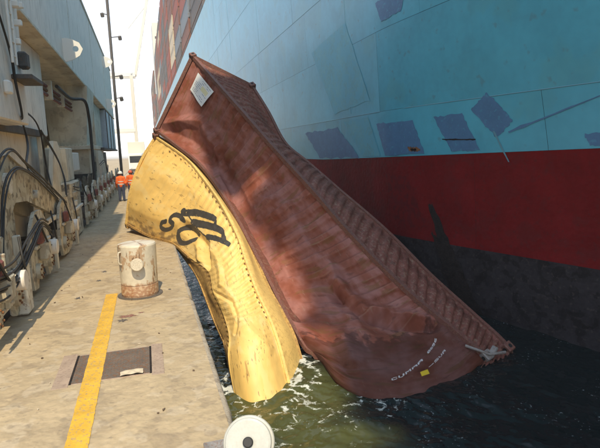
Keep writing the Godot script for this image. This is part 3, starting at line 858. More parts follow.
# ---------------------------------------------------------------- quay
func build_quay() -> void:
	var q := Node3D.new()
	q.name = "quay"
	q.set_meta("kind", "structure")
	add_child(q)
	var rng := RandomNumberGenerator.new()
	rng.seed = 9
	# apron slabs with open joints, a bedding sheet below them
	part(q, "bedding", box(Vector3(70.0, 0.3, 460.0), 0.01), M.joint, Vector3(-34.5, -0.18, -190.0))
	var z := 8.0
	var zi := 0
	while z > -60.0:
		for c in [[0.64, -2.55], [-3.15, -9.0]]:
			var st := begin()
			var w: float = c[0] - c[1]
			add_box(st, Vector3((c[0] + c[1]) * 0.5, -0.1, z - 3.0), Vector3(w - 0.012, 0.2 + rng.randf_range(-0.002, 0.002), 5.988), 0.012)
			part(q, "concrete_slab", st.commit(), M.concrete)
		z -= 6.0
		zi += 1
	part(q, "far_apron", box(Vector3(9.6, 0.2, 340.0), 0.02), M.concrete, Vector3(-4.16, -0.1, z - 170.0))
	part(q, "yard", box(Vector3(60.0, 0.2, 420.0), 0.02), M.concrete, Vector3(-39.01, -0.1, -200.0))
	# rounded, chipped cope along the water
	var n := noise(66, 0.9, 4)
	var pos := PackedVector3Array()
	var uvs := PackedVector2Array()
	var prof := [Vector2(0.0, 0.004), Vector2(0.035, -0.004), Vector2(0.06, -0.022), Vector2(0.075, -0.06), Vector2(0.078, -0.3), Vector2(0.07, -0.9), Vector2(0.06, -4.0)]
	var nz := 420
	for j in prof.size():
		for i in nz + 1:
			var zz := lerpf(6.0, -64.0, float(i) / nz)
			var e := n.get_noise_2d(zz * 3.0, j * 0.7) * 0.012 - maxf(0.0, n.get_noise_2d(zz * 1.5, 40.0) - 0.32) * 0.16 * (1.0 if j > 0 and j < 4 else 0.0)
			var p: Vector2 = prof[j]
			pos.append(Vector3(0.62 + p.x + (e if j > 0 else 0.0), p.y + (e * 0.6 if j > 0 and j < 4 else 0.0), zz))
			uvs.append(Vector2(float(i) / nz, float(j) / 6))
	part(q, "cope", sheet(pos, uvs, nz, prof.size() - 1, Vector3(0.8, 0.5, 0)), M.cope)
	part(q, "far_wall", box(Vector3(0.3, 4.0, 340.0), 0.02), M.cope, Vector3(0.5, -2.02, -234.0))
	# crane rail in its slot
	part(q, "crane_rail", box(Vector3(0.09, 0.06, 110.0), 0.01), M.steel_old, Vector3(-2.85, 0.0, -47.0))
	# painted line in lengths, worn
	var line := setting("yellow_line", worn_strip(-0.85, 0.225, 5.0, -10.95, 0.008, 71), M.line_paint)
	line.set_meta("label", "worn yellow line painted along the quay")
	# red paint mark
	part(q, "red_paint_mark", blot(Vector2(-0.5, -9.3), 0.2, 0.09, 5), M.red_mark, Vector3(0, 0.004, 0))
	part(q, "red_paint_mark", blot(Vector2(-0.27, -9.42), 0.06, 0.035, 8), M.red_mark, Vector3(0, 0.004, 0))
	part(q, "oil_stain", blot(Vector2(-1.95, -6.1), 0.16, 0.2, 15), M.oil_and_shade, Vector3(0, 0.004, 0))
	for k in 9:
		part(q, "oil_stain", blot(Vector2(rng.randf_range(-1.9, 0.3), rng.randf_range(-20.0, -8.0)), rng.randf_range(0.03, 0.1), rng.randf_range(0.04, 0.16), 30 + k), M.oil_and_shade, Vector3(0, 0.004, 0))
	# steel access cover with pinkish mortar surround
	var g := thing("access_cover", "square rusty steel tread plate set in the concrete under the yellow line", "cover", "", Vector3(-0.62, 0, -7.16))
	part(g, "mortar_surround", box(Vector3(0.19, 0.02, 1.12), 0.004), M.mortar, Vector3(-0.595, -0.005, 0))
	part(g, "mortar_surround", box(Vector3(0.16, 0.02, 1.12), 0.004), M.mortar, Vector3(0.575, -0.005, 0))
	part(g, "plate", box(Vector3(0.96, 0.02, 0.96), 0.004), M.tread, Vector3(0.0, -0.006, 0))
	var st2 := begin()
	for i in 26:
		for j in 26:
			var b := Basis(Vector3.UP, PI / 4 if (i + j) % 2 == 0 else -PI / 4)
			add_box(st2, Vector3(-0.45 + i * 0.036, 0.0045, -0.45 + j * 0.036), Vector3(0.034, 0.005, 0.011), 0.002, b)
	var studs := part(g, "tread_studs", st2.commit(), M.tread)
	studs.set_meta("kind", "stuff")
	for s in [-1, 1]:
		part(g, "frame_bar", box(Vector3(0.03, 0.026, 0.98), 0.004), M.near_black, Vector3(s * 0.487, -0.006, 0))
		part(g, "frame_bar", box(Vector3(0.944, 0.026, 0.024), 0.004), M.mortar, Vector3(0, -0.007, s * 0.487))
	# torn paper on the cover
	var pp := thing("paper_scrap", "torn pale paper scrap lying at the edge of the steel cover", "litter", "", Vector3(-0.37, 0.012, -6.74))
	var pg := []
	for i in 5:
		var row := []
		for j in 5:
			row.append(Vector3((i - 2) * 0.07 + 0.02 * sin(j * 3.1), 0.006 + 0.02 * absf(sin(i * 1.7 + j * 2.3)), (j - 2) * 0.035 + 0.02 * sin(i * 2.2)))
		pg.append(row)
	part(pp, "sheet", patch(pg, 20, 14, func(_u: float, _v: float) -> float: return 0.0, Vector3.UP), M.paper)
	for k in 48:
		var x := rng.randf_range(-2.0, 0.5)
		var zl := rng.randf_range(-19.0, -5.2) if k > 8 else rng.randf_range(-17.0, -10.5)
		if k <= 8:
			x = rng.randf_range(-2.0, -1.0)
		var ba := thing("litter_chip", "small dark chip of bark or rust lying on the concrete", "litter", "chips scattered on the quay", Vector3(x, 0.012, zl))
		var poly := []
		for a in 7:
			var r := rng.randf_range(0.005, 0.017 if k % 4 == 0 else 0.010)
			poly.append(Vector2(cos(TAU * a / 7) * r * rng.randf_range(1.0, 2.2), sin(TAU * a / 7) * r))
		part(ba, "chip", prism(poly, 0.012), M.chip if k % 3 else M.paper, Vector3.ZERO, Vector3(-90 + rng.randf_range(-8, 8), rng.randf_range(0, 180), 0))
func worn_strip(x: float, w: float, z0: float, z1: float, y: float, seed_: int) -> ArrayMesh:
	var n := noise(seed_, 1.2, 4)
	var pos := PackedVector3Array()
	var uvs := PackedVector2Array()
	var nz := 500
	for j in 2:
		for i in nz + 1:
			var z := lerpf(z0, z1, float(i) / nz)
			pos.append(Vector3(x + (j - 0.5) * w + n.get_noise_2d(z * 6.0, j * 30.0) * 0.007, y, z))
			uvs.append(Vector2(float(i) / nz, j))
	return sheet(pos, uvs, nz, 1, Vector3.UP)
func blot(c: Vector2, rx: float, rz: float, seed_: int) -> ArrayMesh:
	var n := noise(seed_, 1.0, 3)
	var st := begin()
	var prev := Vector3.ZERO
	for i in 41:
		var a := TAU * (i % 40) / 40.0
		var f := 0.75 + 0.8 * n.get_noise_2d(cos(a) * 1.6, sin(a) * 1.6) + 0.35 * n.get_noise_2d(cos(a) * 6.0, sin(a) * 6.0)
		var p := Vector3(c.x + cos(a) * rx * f, 0, c.y + sin(a) * rz * f)
		if i > 0:
			tri(st, Vector3(c.x, 0, c.y), prev, p, Vector3.UP)
		prev = p
	return st.commit()
# ---------------------------------------------------------------- water
func build_water() -> void:
	var wv := noise(91, 0.55, 4)
	var wf := noise(92, 2.6, 2)
	var hgt := func(x: float, z: float) -> float:
		return -1.5 + 0.055 * wv.get_noise_2d(x * 1.3, z) + 0.018 * wf.get_noise_2d(x, z)
	var x0 := 0.62
	var x1 := 9.2
	var z0 := -3.0
	var z1 := -13.5
	var pos := PackedVector3Array()
	var uvs := PackedVector2Array()
	for j in 261:
		for i in 241:
			var x := lerpf(x0, x1, i / 240.0)
			var z := lerpf(z0, z1, j / 260.0)
			pos.append(Vector3(x, hgt.call(x, z), z))
			uvs.append(Vector2(i / 240.0, j / 260.0))
	var root := Node3D.new()
	root.name = "water"
	root.set_meta("kind", "structure")
	add_child(root)
	part(root, "water_surface", sheet(pos, uvs, 240, 260, Vector3.UP), water_print(x0, x1, z0, z1))
	pos = PackedVector3Array()
	uvs = PackedVector2Array()
	for j in 241:
		for i in 101:
			var x := lerpf(x0, x1, i / 100.0)
			var z := lerpf(z1, -60.0, j / 240.0)
			pos.append(Vector3(x, hgt.call(x, z), z))
			uvs.append(Vector2(x * 0.25, z * 0.25))
	part(root, "water_surface", sheet(pos, uvs, 100, 240, Vector3.UP), M.water)
	part(root, "water_surface", box(Vector3(60.0, 0.02, 300.0), 0.001), M.water, Vector3(30.62, -1.53, -210.0))
	part(root, "water_surface", box(Vector3(200.0, 0.02, 60.0), 0.001), M.water, Vector3(100.62, -1.53, 27.0))
func water_print(x0: float, x1: float, z0: float, z1: float) -> StandardMaterial3D:
	var w := 896
	var h := 1024
	var ridge := noise(17, 1.5, 4, FastNoiseLite.TYPE_SIMPLEX_SMOOTH, FastNoiseLite.FRACTAL_RIDGED)
	ridge.domain_warp_enabled = true
	ridge.domain_warp_amplitude = 0.5
	ridge.domain_warp_frequency = 1.1
	var blob := noise(19, 0.6, 4)
	var fine := noise(21, 9.0, 3)
	var out := PackedByteArray()
	out.resize(w * h * 3)
	var yl := [Vector2(1.2, -9.15), Vector2(1.7, -8.75), Vector2(2.3, -9.0), Vector2(2.75, -9.8), Vector2(3.05, -9.9), Vector2(3.15, -8.4), Vector2(3.9, -7.6)]
	for y in h:
		var z := lerpf(z0, z1, (y + 0.5) / h)
		for x in w:
			var px := lerpf(x0, x1, (x + 0.5) / w)
			var p := Vector2(px, z)
			var d := 9.0
			for i in 6:
				d = minf(d, seg_dist(p, yl[i], yl[i + 1]) + (0.0 if i < 3 else 0.2 * (i - 2)))
			var b := blob.get_noise_2d(px, z)
			# churned silt spreading from the yellow container
			var q := Vector2((px - 2.0) / 1.35, (z + 7.9) / 1.9).length()
			var silt := smoothstep(1.25, 0.45, q + 0.55 * b)
			var c := Vector3(0.010, 0.014, 0.014).lerp(Vector3(0.066, 0.070, 0.024), silt)
			var rz := ridge.get_noise_2d(px, z) + 0.12 * fine.get_noise_2d(px, z)
			var need := 0.50 + 0.22 * smoothstep(0.0, 1.6, d) - 0.55 * exp(-d * 5.0) + 0.5 * smoothstep(1.0, 2.0, q) - 0.25 * b
			var foam := smoothstep(need, need + 0.16, rz) * clampf(1.2 - 0.25 * d, 0.0, 1.0)
			c = c.lerp(Vector3(0.62, 0.64, 0.58), 0.85 * foam)
			# loose flecks farther out
			var fl := fine.get_noise_2d(px * 1.4 + 60.0, z * 1.4)
			c = c.lerp(Vector3(0.35, 0.38, 0.38), 0.6 * smoothstep(0.52, 0.6, fl) * smoothstep(0.15, 0.4, b + 0.15))
			var k := (y * w + x) * 3
			out[k] = s8(c.x); out[k + 1] = s8(c.y); out[k + 2] = s8(c.z)
	var m: StandardMaterial3D = M.water.duplicate()
	m.albedo_color = Color.WHITE
	m.albedo_texture = tex_from(out, w, h)
	return m
# ---------------------------------------------------------------- crane
func bogie(crane: Node, z0: float, h: float, kind: int) -> void:
	var L := 2.4
	var b := Node3D.new()
	b.name = "bogie"
	b.position = Vector3(0, 0, z0)
	crane.add_child(b, true)
	var prof: Array
	if kind == 0:
		prof = [Vector2(-0.05, 0.42), Vector2(-0.15, 0.14), Vector2(-0.55, 0.1), Vector2(-0.75, 0.4), Vector2(-1.65, 0.4), Vector2(-1.85, 0.1), Vector2(-2.25, 0.14), Vector2(-2.35, 0.42), Vector2(-2.28, h * 0.62), Vector2(-1.95, h * 0.86), Vector2(-1.5, h), Vector2(-0.9, h), Vector2(-0.45, h * 0.86), Vector2(-0.12, h * 0.62)]
	else:
		prof = [Vector2(-0.3, 0.12), Vector2(-1.2, 0.05), Vector2(-2.1, 0.12), Vector2(-2.35, 0.5), Vector2(-2.3, h * 0.75), Vector2(-1.9, h * 0.97), Vector2(-1.2, h), Vector2(-0.5, h * 0.9), Vector2(-0.1, h * 0.7), Vector2(-0.05, 0.45)]
	side_plate(b, "side_plate", prof, -2.36, 0.07, M.crane_grimy)
	side_plate(b, "side_plate", prof, -3.36, 0.07, M.crane_grimy)
	for zc in [-0.55, -1.85]:
		disc(b, "wheel", Vector3(-2.85, 0.43, zc), 0.4, 0.16, M.steel_old)
		disc(b, "axle_cap", Vector3(-2.29, 0.45, zc), 0.17, 0.1, M.crane_grimy, 18)
		for k in 6:
			disc(b, "bolt", Vector3(-2.225, 0.45 + 0.12 * cos(k * TAU / 6), zc + 0.12 * sin(k * TAU / 6)), 0.022, 0.03, M.rust, 6)
	# welded stiffeners, gearbox, motor
	bar(b, "stiffener", -2.325, -2.24, 0.42, h * 0.85, -1.16, -1.24, M.crane_grimy)
	bar(b, "stiffener", -2.325, -2.25, h * 0.55, h * 0.6, -0.4, -2.0, M.crane_grimy)
	bar(b, "gearbox", -2.33, -2.1, 0.62, 1.05, -0.75, -1.1, M.crane_grimy, 0.05)
	disc(b, "motor", Vector3(-2.17, 0.8, -1.5), 0.17, 0.26, M.crane_grey, 16)
	bar(b, "cross_tie", -3.32, -2.4, 0.75, 1.0, -1.05, -1.35, M.crane_dark)
	bar(b, "brake", -2.3, -2.16, 1.02, 1.3, -0.55, -0.8, M.red_old, 0.03)
	if z0 < -22.0:
		return
	# hydraulic hoses
	part(b, "hose", tube(curve([Vector3(-2.2, h, -0.3), Vector3(-2.14, h * 0.8, -0.5), Vector3(-2.12, h * 0.6, -0.85), Vector3(-2.15, h * 0.52, -1.35)], 16), 0.022, 6), M.rubber)
	part(b, "hose", tube(curve([Vector3(-2.18, h * 0.95, -1.9), Vector3(-2.1, h * 0.7, -1.7), Vector3(-2.12, h * 0.45, -1.95), Vector3(-2.2, h * 0.35, -2.1)], 16), 0.02, 6), M.rubber)
func lug(crane: Node, y: float, z: float, s := 1.0) -> void:
	var out := []
	for p in [Vector2(0, -0.42), Vector2(0.28, -0.34), Vector2(0.5, -0.2), Vector2(0.6, 0.0), Vector2(0.5, 0.2), Vector2(0.28, 0.3), Vector2(0, 0.36)]:
		out.append(p * s)
	var st := begin()
	var cc := Vector2(0.38, 0.0) * s
	var N := 36
	for k in N:
		var q := []
		for e in 2:
			var a := TAU * (k + e) / N
			var dir := Vector2(cos(a), sin(a))
			var far := cc + dir * 3.0
			for i in out.size():
				var hit = Geometry2D.segment_intersects_segment(cc, cc + dir * 3.0, out[i], out[(i + 1) % out.size()])
				if hit != null:
					far = hit
			q.append(cc + dir * 0.09 * s)
			q.append(far)
		for z2 in [-0.03, 0.03]:
			quad(st, v3(q[0], z2), v3(q[1], z2), v3(q[3], z2), v3(q[2], z2), Vector3(0, 0, z2))
		quad(st, v3(q[0], -0.03), v3(q[2], -0.03), v3(q[2], 0.03), v3(q[0], 0.03), v3(cc - q[0], 0))
		quad(st, v3(q[1], -0.03), v3(q[3], -0.03), v3(q[3], 0.03), v3(q[1], 0.03), v3(q[1] - cc, 0))
	part(crane, "lifting_lug", st.commit(), M.white_paint, Vector3(-2.6, y, z))
func build_crane() -> void:
	var c := thing("gantry_crane", "massive cream and grey gantry crane base with wheeled bogies along the quay", "crane")
	# sill beam made of plates with a lower lip
	for k in 4:
		var z0 := -14.2 - k * 10.0
		bar(c, "sill_beam", -4.6, -2.6, 6.3, 10.75, z0, z0 - 9.99, M.crane_grey, 0.02)
		bar(c, "seam_strip", -2.601, -2.585, 6.42, 10.7, z0 - 9.96, z0 - 10.03, M.crane_pale)
	bar(c, "lower_flange", -4.7, -2.53, 6.2, 6.297, -14.0, -54.4, M.crane_cream)
	bar(c, "upper_flange", -4.7, -2.53, 10.753, 10.85, -14.0, -54.4, M.crane_grey)
	lug(c, 6.75, -21.6, 1.15)
	lug(c, 10.1, -45.0, 1.2)
	lug(c, 6.85, -45.0, 1.2)
	# near tower with ladder and fittings
	bar(c, "tower", -4.8, -2.5, 3.55, 17.0, -7.0, -13.5, M.crane_grey, 0.03)
	bar(c, "tower", -4.7, -3.1, 3.5, 6.19, -13.52, -19.6, M.crane_grey, 0.03)
	bar(c, "frame_bar", -3.1, -2.98, 3.42, 3.62, -10.0, -17.9, M.crane_dark)
	bar(c, "frame_bar", -3.1, -2.98, 1.7, 3.6, -17.55, -17.9, M.crane_cream)
	bar(c, "recess_panel", -3.5, -3.3, 0.6, 3.5, -8.0, -19.5, M.crane_grey)
	bar(c, "web_plate", -3.9, -3.7, 0.25, 3.1, -6.0, -56.0, M.crane_dark)
	bar(c, "back_plate", -4.9, -4.72, 3.0, 6.19, -19.6, -56.0, M.crane_cream)
	for s in [0.0, 0.34]:
		part(c, "ladder_rail", tube([Vector3(-2.38, 4.7, -11.9 - s), Vector3(-2.38, 9.5, -11.9 - s)], 0.03, 6), M.white_paint)
	for k in 17:
		part(c, "ladder_rung", tube([Vector3(-2.38, 4.85 + k * 0.28, -11.92), Vector3(-2.38, 4.85 + k * 0.28, -12.22)], 0.016, 5), M.white_paint)
	for q in [[5.95, -12.6], [6.05, -13.1], [5.6, -12.75], [5.15, -12.4]]:
		bar(c, "bracket", -2.5, -2.3, q[0], q[0] + 0.12, q[1], q[1] - 0.12, M.white_paint)
	bar(c, "lamp_housing", -2.5, -2.3, 4.75, 5.1, -12.9, -13.25, M.crane_dark, 0.04)
	bar(c, "bracket", -2.5, -2.1, 4.42, 4.52, -12.2, -13.4, M.crane_dark)
	bar(c, "lamp", -2.5, -2.38, 4.05, 4.3, -11.4, -11.7, M.white_paint, 0.03)
	# leg standing on a flange, narrowing downwards
	var leg := begin()
	var a := [Vector3(-4.5, 6.2, -28.0), Vector3(-2.45, 6.2, -28.0), Vector3(-2.45, 6.2, -31.5), Vector3(-4.5, 6.2, -31.5)]
	var b := [Vector3(-4.4, 3.32, -28.4), Vector3(-2.75, 3.32, -28.4), Vector3(-2.75, 3.32, -31.1), Vector3(-4.4, 3.32, -31.1)]
	for k in 4:
		quad(leg, a[k], a[(k + 1) % 4], b[(k + 1) % 4], b[k], a[k] + a[(k + 1) % 4] - Vector3(-7, 9.5, -59.5))
	part(c, "leg", leg.commit(), M.crane_cream)
	bar(c, "leg_flange", -4.6, -2.35, 3.12, 3.32, -28.0, -31.6, M.crane_cream)
	for k in 14:
		part(c, "bolt", lathe([[0.0, 0.0], [0.035, 0.0], [0.035, 0.05], [0.0, 0.05]], 6), M.crane_cream, Vector3(-4.5 + k * 0.16, 3.32, -28.12))
	bar(c, "pedestal", -4.3, -2.7, 1.9, 3.12, -28.5, -31.0, M.crane_cream)
	# second leg tower further along, with service cabin
	bar(c, "tower", -4.6, -2.9, 2.4, 6.19, -36.0, -41.0, M.crane_cream, 0.03)
	bar(c, "cabin", -3.4, -2.55, 3.3, 6.1, -41.5, -53.0, M.crane_blue, 0.04)
	bar(c, "cabin_sill", -3.4, -2.45, 3.15, 3.3, -36.0, -53.5, M.crane_dark)
	for k in 3:
		bar(c, "cabin_post", -2.549, -2.5, 3.3, 6.1, -41.5 - k * 3.8, -41.7 - k * 3.8, M.crane_dark)
	# service piping in the bay behind the sill
	for k in 3:
		part(c, "pipe", tube([Vector3(-3.3, 5.1 + k * 0.16, -19.7), Vector3(-3.25, 5.0 + k * 0.16, -27.9)], 0.06, 8), M.red_old if k != 1 else M.rust)
	for k in 2:
		bar(c, "pipe_clip", -3.4, -3.1, 4.9, 5.6, -21.5 - k * 3.0, -21.65 - k * 3.0, M.crane_cream)
	part(c, "cable", tube(curve([Vector3(-3.0, 5.45, -22.0), Vector3(-2.9, 5.3, -25.0), Vector3(-2.5, 5.35, -26.6), Vector3(-2.42, 4.6, -27.2), Vector3(-2.42, 3.3, -27.3), Vector3(-2.4, 1.6, -26.9)], 30), 0.07, 8), M.rubber)
	bar(c, "switch_box", -3.2, -2.75, 2.2, 2.95, -22.6, -24.6, M.crane_grey, 0.03)
	bar(c, "switch_box", -3.2, -2.8, 1.2, 1.9, -21.2, -22.4, M.crane_pale, 0.03)
	# equaliser beams over the bogies
	var arch := [Vector2(-9.2, 2.0), Vector2(-10.3, 2.8), Vector2(-10.9, 2.88), Vector2(-11.6, 2.7), Vector2(-13.4, 2.3), Vector2(-15.0, 1.85), Vector2(-16.3, 1.45), Vector2(-16.3, 1.2), Vector2(-15.4, 1.25), Vector2(-13.6, 1.62), Vector2(-12.2, 1.9), Vector2(-11.2, 1.95), Vector2(-10.4, 1.6), Vector2(-9.4, 1.4)]
	side_plate(c, "equaliser_beam", arch, -2.52, 0.1, M.crane_grimy)
	side_plate(c, "equaliser_beam", arch, -3.2, 0.1, M.crane_cream)
	var st := begin()
	for i in range(1, 6):
		var p: Vector2 = arch[i]
		var q2: Vector2 = arch[i + 1]
		quad(st, Vector3(-2.44, p.y + 0.02, p.x), Vector3(-3.27, p.y + 0.02, p.x), Vector3(-3.27, q2.y + 0.02, q2.x), Vector3(-2.44, q2.y + 0.02, q2.x), Vector3.UP)
	part(c, "beam_cover", st.commit(), M.crane_cream)
	bar(c, "drive_housing", -3.2, -2.58, 0.95, 2.1, -9.4, -11.6, M.crane_grimy, 0.12)
	for q in [[-10.6, 2.35, 0.2], [-15.9, 1.33, 0.12], [-13.0, 1.98, 0.1]]:
		disc(c, "pivot_pin", Vector3(-2.44, q[1], q[0]), q[2], 0.12, M.crane_pale, 20)
	side_plate(c, "gusset", [Vector2(-16.6, 1.5), Vector2(-20.8, 1.5), Vector2(-20.6, 2.2), Vector2(-18.6, 3.3), Vector2(-17.9, 3.3)], -2.75, 0.12, M.crane_cream)
	side_plate(c, "gusset", [Vector2(-31.5, 1.5), Vector2(-37.0, 1.5), Vector2(-37.0, 2.3), Vector2(-34.5, 3.1), Vector2(-32.0, 3.1)], -2.6, 0.12, M.crane_cream)
	# near sweep guard and frame
	bar(c, "sweep_guard", -2.5, -2.18, 0.03, 0.92, -10.0, -10.42, M.crane_pale, 0.03)
	bar(c, "guard_bar", -2.42, -2.3, 0.36, 0.44, -7.8, -10.1, M.crane_pale)
	bar(c, "guard_bar", -2.42, -2.3, 0.58, 0.68, -7.8, -10.1, M.crane_pale)
	bar(c, "guard_post", -2.44, -2.32, 0.1, 1.4, -10.44, -10.62, M.crane_cream)
	bar(c, "guard_post", -2.3, -2.22, 0.08, 0.85, -13.62, -13.8, M.crane_cream)
	bar(c, "guard_post", -2.3, -2.22, 0.04, 0.7, -17.62, -17.8, M.crane_cream)
	bar(c, "guard_bar", -2.5, -2.4, 1.15, 1.27, -13.4, -15.2, M.crane_cream)
	bar(c, "tie_bar", -3.3, -2.45, 0.5, 0.9, -13.7, -14.0, M.crane_dark)
	# end block between the two groups of bogies
	bar(c, "buffer_block", -3.3, -2.4, 0.04, 1.95, -18.5, -20.9, M.crane_grimy, 0.05)
	bar(c, "buffer_step", -2.4, -2.3, 1.0, 1.1, -18.6, -20.6, M.crane_pale)
	bar(c, "buffer_column", -3.2, -2.55, 1.96, 3.1, -19.2, -20.9, M.crane_cream, 0.03)
	for k in 5:
		bar(c, "cover_plate", -2.41, -2.33, 0.25 + 0.3 * k, 0.42 + 0.3 * k, -18.7 - 0.25 * (k % 2), -19.3 - 0.2 * (k % 3), M.crane_pale if k % 2 else M.crane_tan)
	for q in [[-7.9, 1.55, 0], [-11.2, 1.66, 0], [-15.0, 1.66, 1], [-21.6, 1.6, 0], [-24.6, 1.7, 1], [-27.4, 1.7, 1], [-30.2, 1.7, 1], [-33.0, 1.7, 1], [-35.8, 1.7, 1], [-38.6, 1.7, 0], [-44.0, 1.7, 0], [-47.0, 1.7, 1]]:
		bogie(c, q[0], q[1], q[2])
	for k in 8:
		bar(c, "guard_post", -2.3, -2.2, 0.08, 0.9 + 0.2 * (k % 2), -24.5 - 2.8 * k, -24.64 - 2.8 * k, M.crane_cream)
	# hoses draped over the near beams
	var hoses := [
		[Vector3(-2.4, 2.0, -9.0), Vector3(-2.38, 2.75, -9.9), Vector3(-2.36, 2.98, -10.8), Vector3(-2.38, 2.72, -12.0), Vector3(-2.38, 2.4, -13.4), Vector3(-2.36, 1.8, -15.6), Vector3(-2.3, 1.5, -16.4)],
		[Vector3(-2.35, 1.1, -9.3), Vector3(-2.36, 2.2, -9.9), Vector3(-2.34, 2.62, -10.8), Vector3(-2.34, 2.5, -12.2), Vector3(-2.34, 2.2, -13.6), Vector3(-2.32, 1.7, -15.2)],
		[Vector3(-2.95, 4.1, -10.0), Vector3(-2.92, 4.0, -13.2), Vector3(-2.9, 3.98, -15.6), Vector3(-2.88, 3.6, -16.9), Vector3(-2.86, 2.6, -17.2), Vector3(-2.7, 1.9, -16.8)],
		[Vector3(-2.9, 3.98, -14.2), Vector3(-2.84, 3.6, -14.6), Vector3(-2.76, 3.1, -14.4), Vector3(-2.6, 2.7, -13.2), Vector3(-2.4, 2.6, -12.4)],
		[Vector3(-2.45, 6.0, -11.0), Vector3(-2.44, 5.0, -12.0), Vector3(-2.44, 4.4, -12.2), Vector3(-2.46, 3.7, -12.6), Vector3(-2.8, 3.95, -13.6)],
		[Vector3(-2.2, 1.25, -7.6), Vector3(-2.16, 1.15, -9.2), Vector3(-2.14, 1.38, -10.4), Vector3(-2.14, 1.55, -11.6), Vector3(-2.14, 1.4, -12.4)],
		[Vector3(-2.2, 1.1, -7.6), Vector3(-2.14, 0.98, -9.2), Vector3(-2.12, 1.2, -10.4), Vector3(-2.12, 1.46, -11.6), Vector3(-2.12, 1.2, -12.5)],
		[Vector3(-2.2, 0.95, -7.6), Vector3(-2.16, 0.85, -8.8), Vector3(-2.13, 1.05, -10.0), Vector3(-2.13, 1.4, -11.4)],
		[Vector3(-2.86, 3.6, -17.0), Vector3(-2.6, 2.8, -17.6), Vector3(-2.4, 2.2, -17.2), Vector3(-2.3, 1.7, -16.6)],
		[Vector3(-2.5, 2.3, -31.8), Vector3(-2.3, 2.5, -33.0), Vector3(-2.25, 1.8, -33.8), Vector3(-2.3, 2.2, -35.4)],
		[Vector3(-2.4, 1.8, -19.0), Vector3(-2.3, 1.72, -19.8), Vector3(-2.35, 1.85, -20.9), Vector3(-2.3, 1.3, -21.8)]]
	for hz in hoses:
		part(c, "hose", tube(curve(hz, 36), 0.022, 7), M.rubber)
		var beside := []
		for k in hz.size():
			beside.append(hz[k] + Vector3(0.03, -0.07 - 0.05 * sin(k * 1.9), 0.06 + 0.05 * cos(k * 2.3)))
		part(c, "hose", tube(curve(beside, 36), 0.016, 6), M.rubber)
	# boom over the ship, high above the frame: its shadow falls between quay and hull
	var hing := bar(c, "boom_arm", -6.0, 0.2, 41.2, 43.2, 29.4, 31.0, M.crane_grey, 0.05)
	part(hing, "boom_leg", box(Vector3(1.6, 44.0, 1.6), 0.05), M.crane_grey, Vector3(-2.0, -21.0, 3.0))
	bar(c, "boom_deck", -1.4, 14.0, 42.0, 42.5, 10.6, 15.6, M.crane_grey, 0.05)
	bar(c, "boom_deck", -0.05, 14.0, 42.0, 42.5, 15.61, 31.0, M.crane_grey, 0.05)
	bar(c, "boom_walkway", -0.7, -0.04, 42.1, 42.3, 16.5, 17.6, M.crane_grey, 0.02)
	bar(c, "boom_walkway", -0.4, -0.04, 42.1, 42.3, 21.5, 22.2, M.crane_grey, 0.02)
	bar(c, "boom_girder", -0.5, 34.0, 42.51, 44.5, 18.0, 19.2, M.crane_grey, 0.05)
	bar(c, "boom_girder", -0.5, 34.0, 42.51, 44.5, 25.0, 26.2, M.crane_grey, 0.05)
# ---------------------------------------------------------------- bollard
func build_bollard() -> void:
	var o := thing("bollard", "stout rusty white mooring bollard with a side pin on the quay", "bollard", "", Vector3(-0.29, 0.0, -10.72))
	part(o, "post", lathe([[0.0, 0.0], [0.352, 0.0], [0.352, 0.03], [0.36, 0.05], [0.36, 0.235], [0.352, 0.245], [0.356, 0.27], [0.362, 0.6], [0.37, 0.92], [0.372, 1.02], [0.358, 1.05], [0.30, 1.062], [0.0, 1.07]], 48, true), bollard_print())
	part(o, "shade_disc", lathe([[0.0, -0.02], [0.44, -0.02], [0.44, 0.012], [0.42, 0.02], [0.0, 0.02]], 48), M.oil_and_shade)  # dark disc standing in for the shadow round the bollard's foot
	part(o, "side_pin", lathe([[0.0, 0.0], [0.105, 0.0], [0.105, 0.27], [0.125, 0.275], [0.125, 0.315], [0.11, 0.335], [0.0, 0.335]], 24), M.bollard_white, Vector3(0.0, 0.66, 0.18), Vector3(82, -2, 0))
	part(o, "handle", tube(curve([Vector3(-0.30, 0.93, 0.22), Vector3(-0.345, 0.9, 0.24), Vector3(-0.345, 0.72, 0.24), Vector3(-0.30, 0.68, 0.22)], 12), 0.018, 6), M.bollard_white)
func bollard_print() -> StandardMaterial3D:
	var w := 640
	var h := 320
	var n1 := noise(143, 0.03, 5)
	var n2 := noise(145, 0.012, 4)
	var out := PackedByteArray()
	out.resize(w * h * 3)
	for y in h:
		for x in w:
			var v := 1.0 - float(y) / h
			var a := n1.get_noise_2d(x, y)
			var b := n2.get_noise_2d(x, y * 0.45)
			var c := Vector3(0.58, 0.52, 0.40) * (1.0 + 0.12 * a)
			var drip := n1.get_noise_2d(x * 1.6, y * 0.25 + 300.0)
			c = c.lerp(Vector3(0.36, 0.20, 0.09), 0.75 * smoothstep(0.10, 0.34, b + 0.5 * a + 0.3 * drip))
			c = c.lerp(Vector3(0.10, 0.055, 0.03), 0.85 * smoothstep(0.40, 0.55, drip + 0.3 * b))
			# bare rusty band at the foot, chipped edge
			var band := smoothstep(0.30, 0.22, v + 0.05 * a + 0.03 * drip)
			c = c.lerp(Vector3(0.34, 0.16, 0.075).lerp(Vector3(0.52, 0.36, 0.22), smoothstep(-0.1, 0.4, n1.get_noise_2d(x * 1.5, y * 1.5 + 900.0))), 0.85 * band)
			if v > 0.225 and v < 0.24:
				c = c.lerp(Vector3(0.08, 0.04, 0.02), 0.7)
			var k := (y * w + x) * 3
			out[k] = s8(c.x); out[k + 1] = s8(c.y); out[k + 2] = s8(c.z)
	var m := StandardMaterial3D.new()
	m.albedo_texture = tex_from(out, w, h)
	m.roughness = 0.45
	return m
